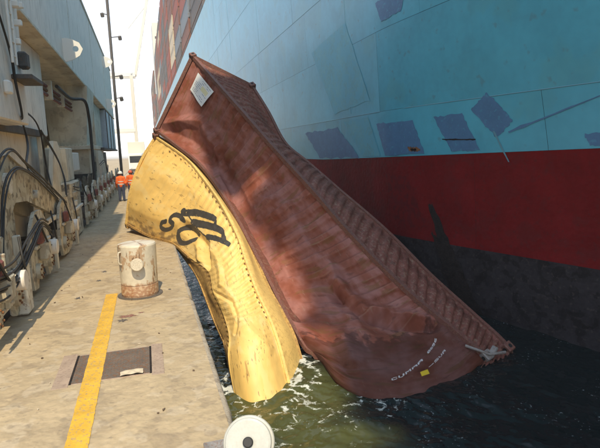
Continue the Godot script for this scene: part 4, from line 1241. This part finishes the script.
# ---------------------------------------------------------------- people
func nets(bones: Array, cell: float, lo: Vector3, hi: Vector3, blend := 0.05) -> ArrayMesh:
	var nx := int((hi.x - lo.x) / cell) + 2
	var ny := int((hi.y - lo.y) / cell) + 2
	var nz := int((hi.z - lo.z) / cell) + 2
	var f := PackedFloat32Array()
	f.resize(nx * ny * nz)
	f.fill(1.0)
	for bn in bones:
		var a: Vector3 = bn[0]
		var b: Vector3 = bn[2]
		var ra: float = bn[1]
		var rb: float = bn[3]
		var m := maxf(ra, rb) + blend + cell * 2.0
		var l := ((a.min(b) - Vector3.ONE * m - lo) / cell).floor()
		var h2 := ((a.max(b) + Vector3.ONE * m - lo) / cell).ceil()
		var d := b - a
		var dd := maxf(d.length_squared(), 1e-6)
		var flat: float = bn[4] if bn.size() > 4 else 1.0
		for k in range(maxi(0, int(l.z)), mini(nz, int(h2.z))):
			for j in range(maxi(0, int(l.y)), mini(ny, int(h2.y))):
				for i in range(maxi(0, int(l.x)), mini(nx, int(h2.x))):
					var p := lo + Vector3(i, j, k) * cell - a
					var t := clampf(p.dot(d) / dd, 0.0, 1.0)
					var q := p - d * t
					q.z *= flat
					var s := q.length() - lerpf(ra, rb, t)
					var id := i + nx * (j + ny * k)
					var o := f[id]
					var hh := clampf(0.5 + 0.5 * (o - s) / blend, 0.0, 1.0)
					f[id] = lerpf(o, s, hh) - blend * hh * (1.0 - hh)
	var vid := {}
	var pos := PackedVector3Array()
	for k in nz - 1:
		for j in ny - 1:
			for i in nx - 1:
				var base := i + nx * (j + ny * k)
				var sum := Vector3.ZERO
				var cnt := 0
				var s0 := f[base] < 0.0
				var mixed := false
				for c in 8:
					if (f[base + (c & 1) + nx * ((c >> 1 & 1) + ny * (c >> 2 & 1))] < 0.0) != s0:
						mixed = true
						break
				if not mixed:
					continue
				for c in 8:
					for ax in 3:
						if c & (1 << ax):
							continue
						var c2 := c | (1 << ax)
						var o0 := Vector3(c & 1, c >> 1 & 1, c >> 2 & 1)
						var o1 := Vector3(c2 & 1, c2 >> 1 & 1, c2 >> 2 & 1)
						var f0 := f[base + int(o0.x) + nx * (int(o0.y) + ny * int(o0.z))]
						var f1 := f[base + int(o1.x) + nx * (int(o1.y) + ny * int(o1.z))]
						if (f0 < 0.0) != (f1 < 0.0):
							sum += o0.lerp(o1, f0 / (f0 - f1))
							cnt += 1
				vid[base] = pos.size()
				pos.append(lo + (Vector3(i, j, k) + sum / cnt) * cell)
	var nr := PackedVector3Array()
	nr.resize(pos.size())
	var idx := PackedInt32Array()
	var strd := [1, nx, nx * ny]
	for key in vid:
		var base: int = key
		for ax in 3:
			var b1: int = strd[(ax + 1) % 3]
			var b2: int = strd[(ax + 2) % 3]
			if not (vid.has(base - b1) and vid.has(base - b2) and vid.has(base - b1 - b2)):
				continue
			var f0 := f[base]
			var f1 := f[base + strd[ax]]
			if (f0 < 0.0) == (f1 < 0.0):
				continue
			var q := [vid[base], vid[base - b1], vid[base - b1 - b2], vid[base - b2]]
			if f0 >= 0.0:
				q.reverse()
			var n: Vector3 = (pos[q[2]] - pos[q[0]]).cross(pos[q[3]] - pos[q[1]])
			for v in q:
				nr[v] += n
			idx.append_array(PackedInt32Array([q[0], q[2], q[1], q[0], q[3], q[2]]))
	for i in nr.size():
		nr[i] = nr[i].normalized()
	var arr := []
	arr.resize(Mesh.ARRAY_MAX)
	arr[Mesh.ARRAY_VERTEX] = pos
	arr[Mesh.ARRAY_NORMAL] = nr
	arr[Mesh.ARRAY_INDEX] = idx
	var m := ArrayMesh.new()
	m.add_surface_from_arrays(Mesh.PRIMITIVE_TRIANGLES, arr)
	return m
func build_person(label: String, at: Vector3, turn: float, hat: Material, arm: float) -> void:
	var o := thing("person", label, "person", "workers on the quay", at)
	o.rotation_degrees.y = turn
	var hand_l := Vector3(-0.27, 0.82 + arm * 0.25, 0.05 + arm * 0.2)
	var el_l := Vector3(-0.27, 1.1, -0.03)
	var body := []
	body.append([Vector3(0, 1.66, 0.01), 0.10, Vector3(0, 1.58, 0.03), 0.075])
	body.append([Vector3(0, 1.56, 0), 0.055, Vector3(0, 1.44, -0.01), 0.07])
	body.append([Vector3(0, 1.38, 0), 0.15, Vector3(0, 1.0, 0), 0.14, 1.35])
	for s in [-1.0, 1.0]:
		var el := el_l if s < 0 else Vector3(0.27, 1.1, -0.04)
		var hd := hand_l if s < 0 else Vector3(0.26, 0.82, 0.06)
		body.append([Vector3(s * 0.18, 1.42, 0), 0.062, el, 0.045])
		body.append([el, 0.043, hd, 0.032])
		body.append([hd, 0.036, hd + Vector3(0, -0.09, 0.02), 0.03])
		for k in 4:
			body.append([hd + Vector3(0, -0.08, -0.03 + k * 0.022), 0.011, hd + Vector3(-s * 0.02, -0.165 + 0.012 * absf(k - 1.5), -0.02 + k * 0.022), 0.009])
		body.append([hd + Vector3(0, -0.02, 0.03), 0.013, hd + Vector3(-s * 0.02, -0.09, 0.06), 0.01])
		body.append([Vector3(s * 0.09, 0.95, 0), 0.09, Vector3(s * 0.11, 0.5, 0.02), 0.06])
		body.append([Vector3(s * 0.11, 0.5, 0.02), 0.06, Vector3(s * 0.12, 0.09, -0.01), 0.042])
		body.append([Vector3(s * 0.12, 0.05, -0.02), 0.045, Vector3(s * 0.14, 0.04, 0.14), 0.035])
	body.append([Vector3(0, 1.60, 0.105), 0.014, Vector3(0, 1.635, 0.095), 0.01])
	part(o, "body", nets(body, 0.019, Vector3(-0.5, -0.03, -0.3), Vector3(0.5, 1.82, 0.4), 0.03), M.skin)
	var vest := []
	vest.append([Vector3(0, 1.38, 0), 0.175, Vector3(0, 0.98, 0), 0.17, 1.3])
	var sl := []
	for s in [-1.0, 1.0]:
		vest.append([Vector3(s * 0.1, 1.43, 0), 0.085, Vector3(s * 0.18, 1.41, 0), 0.08])
		var el := el_l if s < 0 else Vector3(0.27, 1.1, -0.04)
		var hd := hand_l if s < 0 else Vector3(0.26, 0.82, 0.06)
		vest.append([Vector3(s * 0.19, 1.41, 0), 0.082, el, 0.066])
		vest.append([el, 0.064, hd + Vector3(0, 0.05, 0), 0.052])
	var jk := part(o, "orange_jacket", nets(vest, 0.022, Vector3(-0.5, 0.7, -0.35), Vector3(0.5, 1.65, 0.4), 0.05), M.orange)
	for y in [1.04, 1.2]:
		var band := lathe([[0.172, y - 0.025], [0.178, y - 0.025], [0.178, y + 0.025], [0.172, y + 0.025]], 28)
		part(jk, "reflective_band", band, M.reflect, Vector3.ZERO).scale = Vector3(1.02, 1, 0.79)
	var tr := []
	for s in [-1.0, 1.0]:
		tr.append([Vector3(s * 0.085, 0.96, 0), 0.115, Vector3(s * 0.11, 0.5, 0.02), 0.085])
		tr.append([Vector3(s * 0.11, 0.5, 0.02), 0.085, Vector3(s * 0.12, 0.1, -0.01), 0.072])
	part(o, "trousers", nets(tr, 0.022, Vector3(-0.35, 0.02, -0.25), Vector3(0.35, 1.12, 0.3), 0.025), M.navy)
	var bt := []
	for s in [-1.0, 1.0]:
		bt.append([Vector3(s * 0.12, 0.16, -0.02), 0.058, Vector3(s * 0.12, 0.06, -0.02), 0.056])
		bt.append([Vector3(s * 0.12, 0.055, -0.02), 0.055, Vector3(s * 0.14, 0.045, 0.15), 0.045])
	part(o, "boots", nets(bt, 0.018, Vector3(-0.3, -0.02, -0.2), Vector3(0.3, 0.3, 0.3), 0.02), M.rubber)
	part(o, "helmet", lathe([[0.15, 0.0], [0.155, 0.012], [0.125, 0.02], [0.122, 0.06], [0.1, 0.11], [0.055, 0.14], [0.0, 0.148]], 24), hat, Vector3(0, 1.68, 0.01), Vector3(-4, 0, 0))
# ---------------------------------------------------------------- other things
func build_misc() -> void:
	# roller at the quay edge by the photographer
	var f := thing("roller_fender", "white round roller with a dark hub fixed at the quay edge", "roller", "", Vector3(0.0, 0.0, 0.0))
	var ax := Vector3(-0.22, 0.50, 0.84).normalized()
	var bs := Basis(ax.cross(Vector3.UP).normalized(), ax, ax.cross(Vector3.UP).normalized().cross(ax))
	var cen := Vector3(0.70, 0.215, -4.30)
	var wheel := part(f, "wheel", lathe([[0.0, -0.09], [0.2, -0.09], [0.222, -0.078], [0.23, -0.05], [0.23, -0.012], [0.222, 0.0], [0.203, 0.004], [0.2, 0.012], [0.205, 0.022], [0.206, 0.075], [0.198, 0.088], [0.18, 0.093], [0.06, 0.096], [0.0, 0.096]], 48), M.roller_white)
	wheel.transform = Transform3D(bs, cen)
	part(wheel, "hub", lathe([[0.0, 0.095], [0.046, 0.095], [0.046, 0.118], [0.036, 0.125], [0.0, 0.125]], 20), M.rubber)
	part(f, "axle", tube([cen - ax * 0.3, cen], 0.035, 10), M.steel_old)
	part(f, "bracket", tube([cen - ax * 0.28, Vector3(0.66, 0.06, -4.55), Vector3(0.63, 0.0, -4.6)], 0.045, 8), M.steel_old)
	part(f, "foot_plate", box(Vector3(0.3, 0.03, 0.3), 0.008), M.steel_old, Vector3(0.48, 0.018, -4.6))
	# lamp mast at the end of the crane
	var l := thing("light_mast", "tall thin grey mast with floodlights at the end of the crane", "mast", "", Vector3(-2.35, 0, -55.6))
	part(l, "pole", tube([Vector3.ZERO, Vector3(0, 30, 0)], 0.14, 8), M.crane_dark)
	for q in [[10.4, 0.4], [8.3, 0.32], [14.1, 0.5], [16.2, -0.3]]:
		part(l, "arm", tube([Vector3(0, q[0], 0), Vector3(q[1] * 1.6, q[0] + 0.1, 0)], 0.05, 6), M.crane_dark)
		part(l, "floodlight", box(Vector3(0.34, 0.42, 0.3), 0.06), M.crane_dark, Vector3(q[1] * 1.8, q[0] - 0.05, 0.1), Vector3(20, 0, 8))
	# truck standing far down the quay
	var t := thing("box_truck", "white box truck parked far down the quay behind the workers", "truck", "", Vector3(-1.05, 0, -75.0))
	bar(t, "cargo_box", -1.15, 1.15, 1.1, 4.5, -9.0, -1.9, M.cream, 0.04)
	bar(t, "cab", -1.1, 1.1, 0.5, 2.9, -1.85, 0.0, M.white_paint, 0.15)
	bar(t, "windscreen", -0.95, 0.95, 1.65, 2.55, 0.0, 0.03, M.glass_dark, 0.02)
	bar(t, "bumper", -1.1, 1.1, 0.45, 0.8, 0.0, 0.15, M.crane_dark, 0.04)
	for s in [-0.8, 0.8]:
		bar(t, "headlight", s - 0.14, s + 0.14, 0.9, 1.08, 0.0, 0.04, M.white_paint, 0.02)
		for z in [-0.9, -6.8, -7.9]:
			disc(t, "wheel", Vector3(s * 1.2, 0.48, z), 0.48, 0.3, M.rubber)
	# gantry crane far along the quay, pale in the haze
	for q in [[-290.0, "pale gantry crane with raised boom, far along the quay in the haze"]]:
		var g := thing("distant_crane", q[1], "crane", "cranes far along the quay", Vector3(-3.5, 0, q[0]))
		for x in [0.0, -18.0]:
			for z in [-8.0, 8.0]:
				bar(g, "leg", x - 0.8, x + 0.8, 1.5, 42.0, z - 0.8, z + 0.8, M.cream)
				bar(g, "bogie", x - 0.8, x + 0.8, 0.02, 1.5, z - 3.0, z + 3.0, M.crane_dark)
			bar(g, "sill_beam", x - 0.9, x + 0.9, 4.5, 6.5, -8.0, 8.0, M.cream)
		bar(g, "portal_beam", -18.0, 0.0, 14.0, 15.8, 7.0, 9.0, M.white_paint)
		bar(g, "portal_beam", -18.0, 0.0, 14.0, 15.8, -9.0, -7.0, M.white_paint)
		bar(g, "girder", -34.0, 2.0, 42.0, 44.0, 2.0, 4.0, M.white_paint)
		bar(g, "girder", -34.0, 2.0, 42.0, 44.0, -4.0, -2.0, M.white_paint)
		for z in [-3.0, 3.0]:
			part(g, "boom", tube([Vector3(2.0, 43, z), Vector3(14.0, 96, z)], 0.9, 4, PI / 4), M.cream)
			part(g, "mast", tube([Vector3(0, 43, z * 2.2), Vector3(0, 66, z * 0.4)], 0.5, 4, PI / 4), M.white_paint)
		for k in 9:
			part(g, "boom_brace", tube([Vector3(2.0 + k * 1.3, 43 + k * 5.75, -3), Vector3(2.0 + k * 1.3, 43 + k * 5.75, 3)], 0.35, 4), M.cream)
		part(g, "stay", tube([Vector3(0, 66, 0), Vector3(10.0, 78, 0)], 0.25, 5), M.cream)
# ---------------------------------------------------------------- scene
func build_materials() -> void:
	var rust := Color(0.17, 0.075, 0.03)
	var dark := Color(0.05, 0.045, 0.04)
	M.concrete = surface(1, Color(0.39, 0.30, 0.182), 0.12, [[Color(0.29, 0.22, 0.135), 0.55, 0.008, 0.7], [Color(0.46, 0.375, 0.26), 0.60, 0.016, 0.5], [Color(0.24, 0.185, 0.12), 0.66, 0.024, 0.5], [Color(0.17, 0.135, 0.095), 0.74, 0.05, 0.45]], 0.92, 6.7, 3.0, 768)
	M.cope = surface(14, Color(0.37, 0.315, 0.24), 0.18, [[Color(0.2, 0.16, 0.12), 0.58, 0.02, 0.7], [dark, 0.68, 0.05, 0.6]], 0.95, 1.7, 4.0)
	M.joint = plain(lin(0.08, 0.07, 0.06), 0.95)
	M.mortar = surface(21, Color(0.33, 0.245, 0.18), 0.15, [[Color(0.2, 0.13, 0.10), 0.6, 0.04, 0.5]], 0.95, 1.0)
	M.tread = surface(25, Color(0.13, 0.10, 0.075), 0.25, [[rust, 0.55, 0.03, 0.7], [Color(0.09, 0.07, 0.06), 0.6, 0.05, 0.6]], 0.7, 0.8)
	M.line_paint = surface(29, Color(0.60, 0.345, 0.03), 0.16, [[Color(0.36, 0.25, 0.12), 0.60, 0.05, 0.75], [Color(0.20, 0.14, 0.08), 0.72, 0.07, 0.6]], 0.75, 1.3)
	M.red_mark = surface(33, Color(0.20, 0.075, 0.055), 0.3, [[Color(0.36, 0.27, 0.19), 0.55, 0.05, 0.7]], 0.9, 0.5)
	M.oil_and_shade = surface(37, Color(0.09, 0.075, 0.06), 0.3, [[Color(0.2, 0.16, 0.12), 0.6, 0.04, 0.5]], 0.6, 0.6)  # stains on the slabs, and the painted shade under the bollard
	M.paper = plain(lin(0.5, 0.42, 0.3), 0.9)
	M.chip = plain(lin(0.12, 0.08, 0.05), 0.9)
	var bl := Color(0.07, 0.32, 0.42)
	M.blue = []
	for k in 3:
		M.blue.append(surface(41 + k * 5, bl * (0.97 + 0.03 * k), 0.12, [[Color(0.085, 0.28, 0.30), 0.62, 0.006, 0.4], [Color(0.055, 0.24, 0.33), 0.66, 0.012, 0.3], [Color(0.10, 0.10, 0.07), 0.78, 0.04, 0.4]], 0.36, 6.5 + k))
	M.patch_blue = surface(61, Color(0.060, 0.150, 0.27), 0.12, [[bl, 0.72, 0.03, 0.4]], 0.5, 2.0)
	M.patch_green = surface(65, Color(0.085, 0.31, 0.37), 0.12, [[bl, 0.5, 0.012, 0.95], [bl, 0.55, 0.04, 0.8]], 0.45, 3.0)
	M.red_hull = surface(69, Color(0.135, 0.010, 0.011), 0.2, [[Color(0.10, 0.016, 0.016), 0.58, 0.012, 0.6], [Color(0.07, 0.02, 0.018), 0.70, 0.05, 0.5]], 0.6, 4.0, 1.5)
	M.red_dark = surface(73, Color(0.095, 0.012, 0.014), 0.2, [[Color(0.135, 0.010, 0.011), 0.46, 0.02, 0.9]], 0.6, 2.2)
	M.hull_grey = surface(77, Color(0.032, 0.028, 0.030), 0.3, [[Color(0.015, 0.013, 0.013), 0.55, 0.02, 0.7], [Color(0.09, 0.07, 0.06), 0.7, 0.05, 0.4]], 0.7, 3.0, 2.0)
	for k in [M.red_hull, M.red_dark, M.hull_grey]:
		k.metallic_specular = 0.2
	M.weld = plain(lin(0.10, 0.24, 0.30), 0.5)
	M.near_black = surface(79, Color(0.022, 0.019, 0.018), 0.4, [[Color(0.06, 0.035, 0.03), 0.6, 0.04, 0.6]], 0.85, 0.8)
	M.near_black.metallic_specular = 0.2
	M.rust = surface(81, rust, 0.4, [[Color(0.3, 0.15, 0.05), 0.6, 0.05, 0.6], [dark, 0.62, 0.03, 0.7]], 0.85, 0.6)
	M.deck = plain(lin(0.16, 0.10, 0.08), 0.8)
	M.lash = plain(lin(0.07, 0.06, 0.06), 0.7)
	M.oxide_red = surface(85, Color(0.24, 0.055, 0.035), 0.2, [[rust, 0.65, 0.03, 0.6]], 0.6, 3.0)
	M.brown = surface(87, Color(0.16, 0.065, 0.045), 0.2, [[rust, 0.65, 0.03, 0.6]], 0.6, 3.0)
	M.bluegrey = surface(89, Color(0.14, 0.17, 0.20), 0.2, [[rust, 0.68, 0.03, 0.6]], 0.6, 3.0)
	M.silver = surface(91, Color(0.38, 0.37, 0.35), 0.15, [[rust, 0.7, 0.03, 0.6]], 0.5, 3.0)
	M.cream_box = surface(93, Color(0.46, 0.38, 0.26), 0.15, [[rust, 0.7, 0.03, 0.6]], 0.5, 3.0)
	M.darkgrey = surface(95, Color(0.09, 0.085, 0.085), 0.2, [[rust, 0.68, 0.03, 0.6]], 0.6, 3.0)
	M.cream = plain(lin(0.66, 0.62, 0.52), 0.5)
	M.white_paint = plain(lin(0.74, 0.72, 0.66), 0.4)
	M.oxide_old = surface(97, Color(0.17, 0.062, 0.045), 0.22, [[Color(0.30, 0.23, 0.16), 0.63, 0.04, 0.55], [Color(0.07, 0.035, 0.025), 0.60, 0.025, 0.6]], 0.65, 1.6)
	M.oxide_old.metallic_specular = 0.3
	M.oxide_rail = surface(99, Color(0.15, 0.055, 0.04), 0.25, [[Color(0.26, 0.18, 0.11), 0.62, 0.05, 0.6], [dark, 0.66, 0.04, 0.6]], 0.65, 0.9)
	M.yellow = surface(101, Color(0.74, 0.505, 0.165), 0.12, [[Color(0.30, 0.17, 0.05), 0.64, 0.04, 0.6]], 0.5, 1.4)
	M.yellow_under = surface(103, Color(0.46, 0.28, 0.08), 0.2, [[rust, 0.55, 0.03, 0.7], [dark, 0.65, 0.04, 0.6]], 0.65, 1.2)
	M.steel_old = surface(105, Color(0.22, 0.20, 0.18), 0.3, [[rust, 0.55, 0.04, 0.6]], 0.5, 0.7)
	M.crane_grey = surface(107, Color(0.74, 0.68, 0.59), 0.06, [[Color(0.53, 0.49, 0.42), 0.58, 0.02, 0.35, 1], [Color(0.35, 0.26, 0.18), 0.7, 0.04, 0.4, 1]], 0.5, 3.1)
	M.crane_blue = surface(109, Color(0.34, 0.42, 0.48), 0.1, [[rust, 0.72, 0.05, 0.5]], 0.4, 2.0)
	M.crane_cream = surface(111, Color(0.60, 0.55, 0.43), 0.10, [[Color(0.45, 0.39, 0.28), 0.58, 0.008, 0.6], [Color(0.36, 0.26, 0.16), 0.70, 0.03, 0.35, 1], [Color(0.22, 0.19, 0.155), 0.70, 0.012, 0.4]], 0.55, 3.6)
	M.crane_grimy = surface(113, Color(0.54, 0.49, 0.37), 0.14, [[Color(0.34, 0.28, 0.19), 0.54, 0.012, 0.7], [Color(0.24, 0.12, 0.055), 0.66, 0.02, 0.6], [Color(0.07, 0.06, 0.05), 0.62, 0.016, 0.75]], 0.6, 2.2)
	M.crane_pale = surface(115, Color(0.64, 0.60, 0.50), 0.1, [[Color(0.36, 0.30, 0.22), 0.6, 0.012, 0.6], [rust, 0.7, 0.03, 0.7]], 0.5, 1.8)
	M.crane_tan = surface(119, Color(0.46, 0.40, 0.29), 0.12, [[rust, 0.66, 0.012, 0.5], [dark, 0.68, 0.012, 0.5]], 0.65, 2.3)
	M.crane_dark = surface(123, Color(0.07, 0.065, 0.06), 0.3, [[rust, 0.65, 0.04, 0.4]], 0.7, 1.2)
	M.red_old = surface(127, Color(0.22, 0.06, 0.045), 0.3, [[dark, 0.58, 0.05, 0.6]], 0.6, 0.7)
	M.bollard_white = surface(129, Color(0.56, 0.50, 0.38), 0.12, [[rust, 0.64, 0.05, 0.7]], 0.45, 0.5)
	M.roller_white = surface(131, Color(0.42, 0.42, 0.37), 0.1, [[Color(0.38, 0.36, 0.31), 0.62, 0.03, 0.5]], 0.45, 0.5)
	M.rubber = plain(lin(0.018, 0.017, 0.016), 0.6)
	M.black = plain(lin(0.01, 0.01, 0.01), 0.9)
	M.glass_dark = plain(lin(0.03, 0.035, 0.04), 0.1)
	M.skin = plain(lin(0.30, 0.16, 0.10), 0.6)
	M.orange = plain(lin(0.75, 0.13, 0.02), 0.8)
	M.reflect = plain(lin(0.6, 0.6, 0.55), 0.4)
	M.navy = plain(lin(0.035, 0.045, 0.085), 0.85)
	M.hat_white = plain(lin(0.7, 0.7, 0.68), 0.35)
	M.hat_red = plain(lin(0.55, 0.1, 0.04), 0.35)
	var wm := plain(lin(0.012, 0.016, 0.016), 0.07)
	var im := noise(151, 0.02, 4).get_seamless_image(512, 512)
	im.bump_map_to_normal_map(6.0)
	wm.normal_enabled = true
	wm.normal_texture = ImageTexture.create_from_image(im)
	wm.normal_scale = 0.8
	wm.metallic_specular = 0.25
	M.water = wm
func _ready() -> void:
	# camera
	var cam := Camera3D.new()
	cam.name = "camera"
	var yaw := deg_to_rad(16.2)
	var pitch := deg_to_rad(8.3)
	var roll := deg_to_rad(2.1)
	var fw := Vector3(sin(yaw) * cos(pitch), -sin(pitch), -cos(yaw) * cos(pitch))
	var r0 := Vector3(cos(yaw), 0, sin(yaw))
	var u0 := r0.cross(fw)
	var rt := r0 * cos(roll) - u0 * sin(roll)
	var up := u0 * cos(roll) + r0 * sin(roll)
	cam.transform = Transform3D(Basis(rt, up, -fw), Vector3(0, 2.8, 0))
	cam.fov = 46.61
	cam.near = 0.05
	cam.far = 3000.0
	add_child(cam)
	cam.current = true
	# sky and haze
	var env := Environment.new()
	var sky := Sky.new()
	var sm := ProceduralSkyMaterial.new()
	sm.sky_top_color = Color(0.67, 0.75, 0.86)
	sm.sky_horizon_color = Color(1.0, 0.99, 0.97)
	sm.sky_curve = 0.16
	sm.ground_bottom_color = Color(0.30, 0.28, 0.25)
	sm.ground_horizon_color = Color(0.85, 0.84, 0.82)
	sm.sky_energy_multiplier = 1.4
	sky.sky_material = sm
	env.sky = sky
	env.background_mode = Environment.BG_SKY
	env.tonemap_mode = Environment.TONE_MAPPER_LINEAR
	env.tonemap_exposure = 1.08
	env.fog_enabled = true
	env.fog_density = 0.0009
	env.fog_light_color = Color(0.96, 0.95, 0.93)
	env.sdfgi_enabled = true
	env.ssao_enabled = true
	env.ssil_enabled = true
	var we := WorldEnvironment.new()
	we.name = "environment"
	we.environment = env
	add_child(we)
	# sun: high, behind the photographer and a little to the land side
	var sun := DirectionalLight3D.new()
	sun.name = "sun"
	sun.light_color = Color(1.0, 0.93, 0.80)
	sun.light_energy = 1.6
	sun.light_angular_distance = 0.5
	sun.shadow_enabled = true
	add_child(sun)
	sun.look_at_from_position(Vector3.ZERO, Vector3(0.08, -1.0, -0.75), Vector3.RIGHT)
	build_materials()
	build_quay()
	build_water()
	build_ship()
	build_crane()
	build_yellow()
	build_brown()
	build_bollard()
	build_deck_cargo()
	build_misc()
	build_person("worker in orange jacket and white helmet, beside the crane wheels", Vector3(-1.5, 0, -33.2), 175.0, M.hat_white, 0.3)
	build_person("worker in orange jacket and red helmet, beside the yellow container", Vector3(-0.95, 0, -34.2), 160.0, M.hat_red, 0.0)
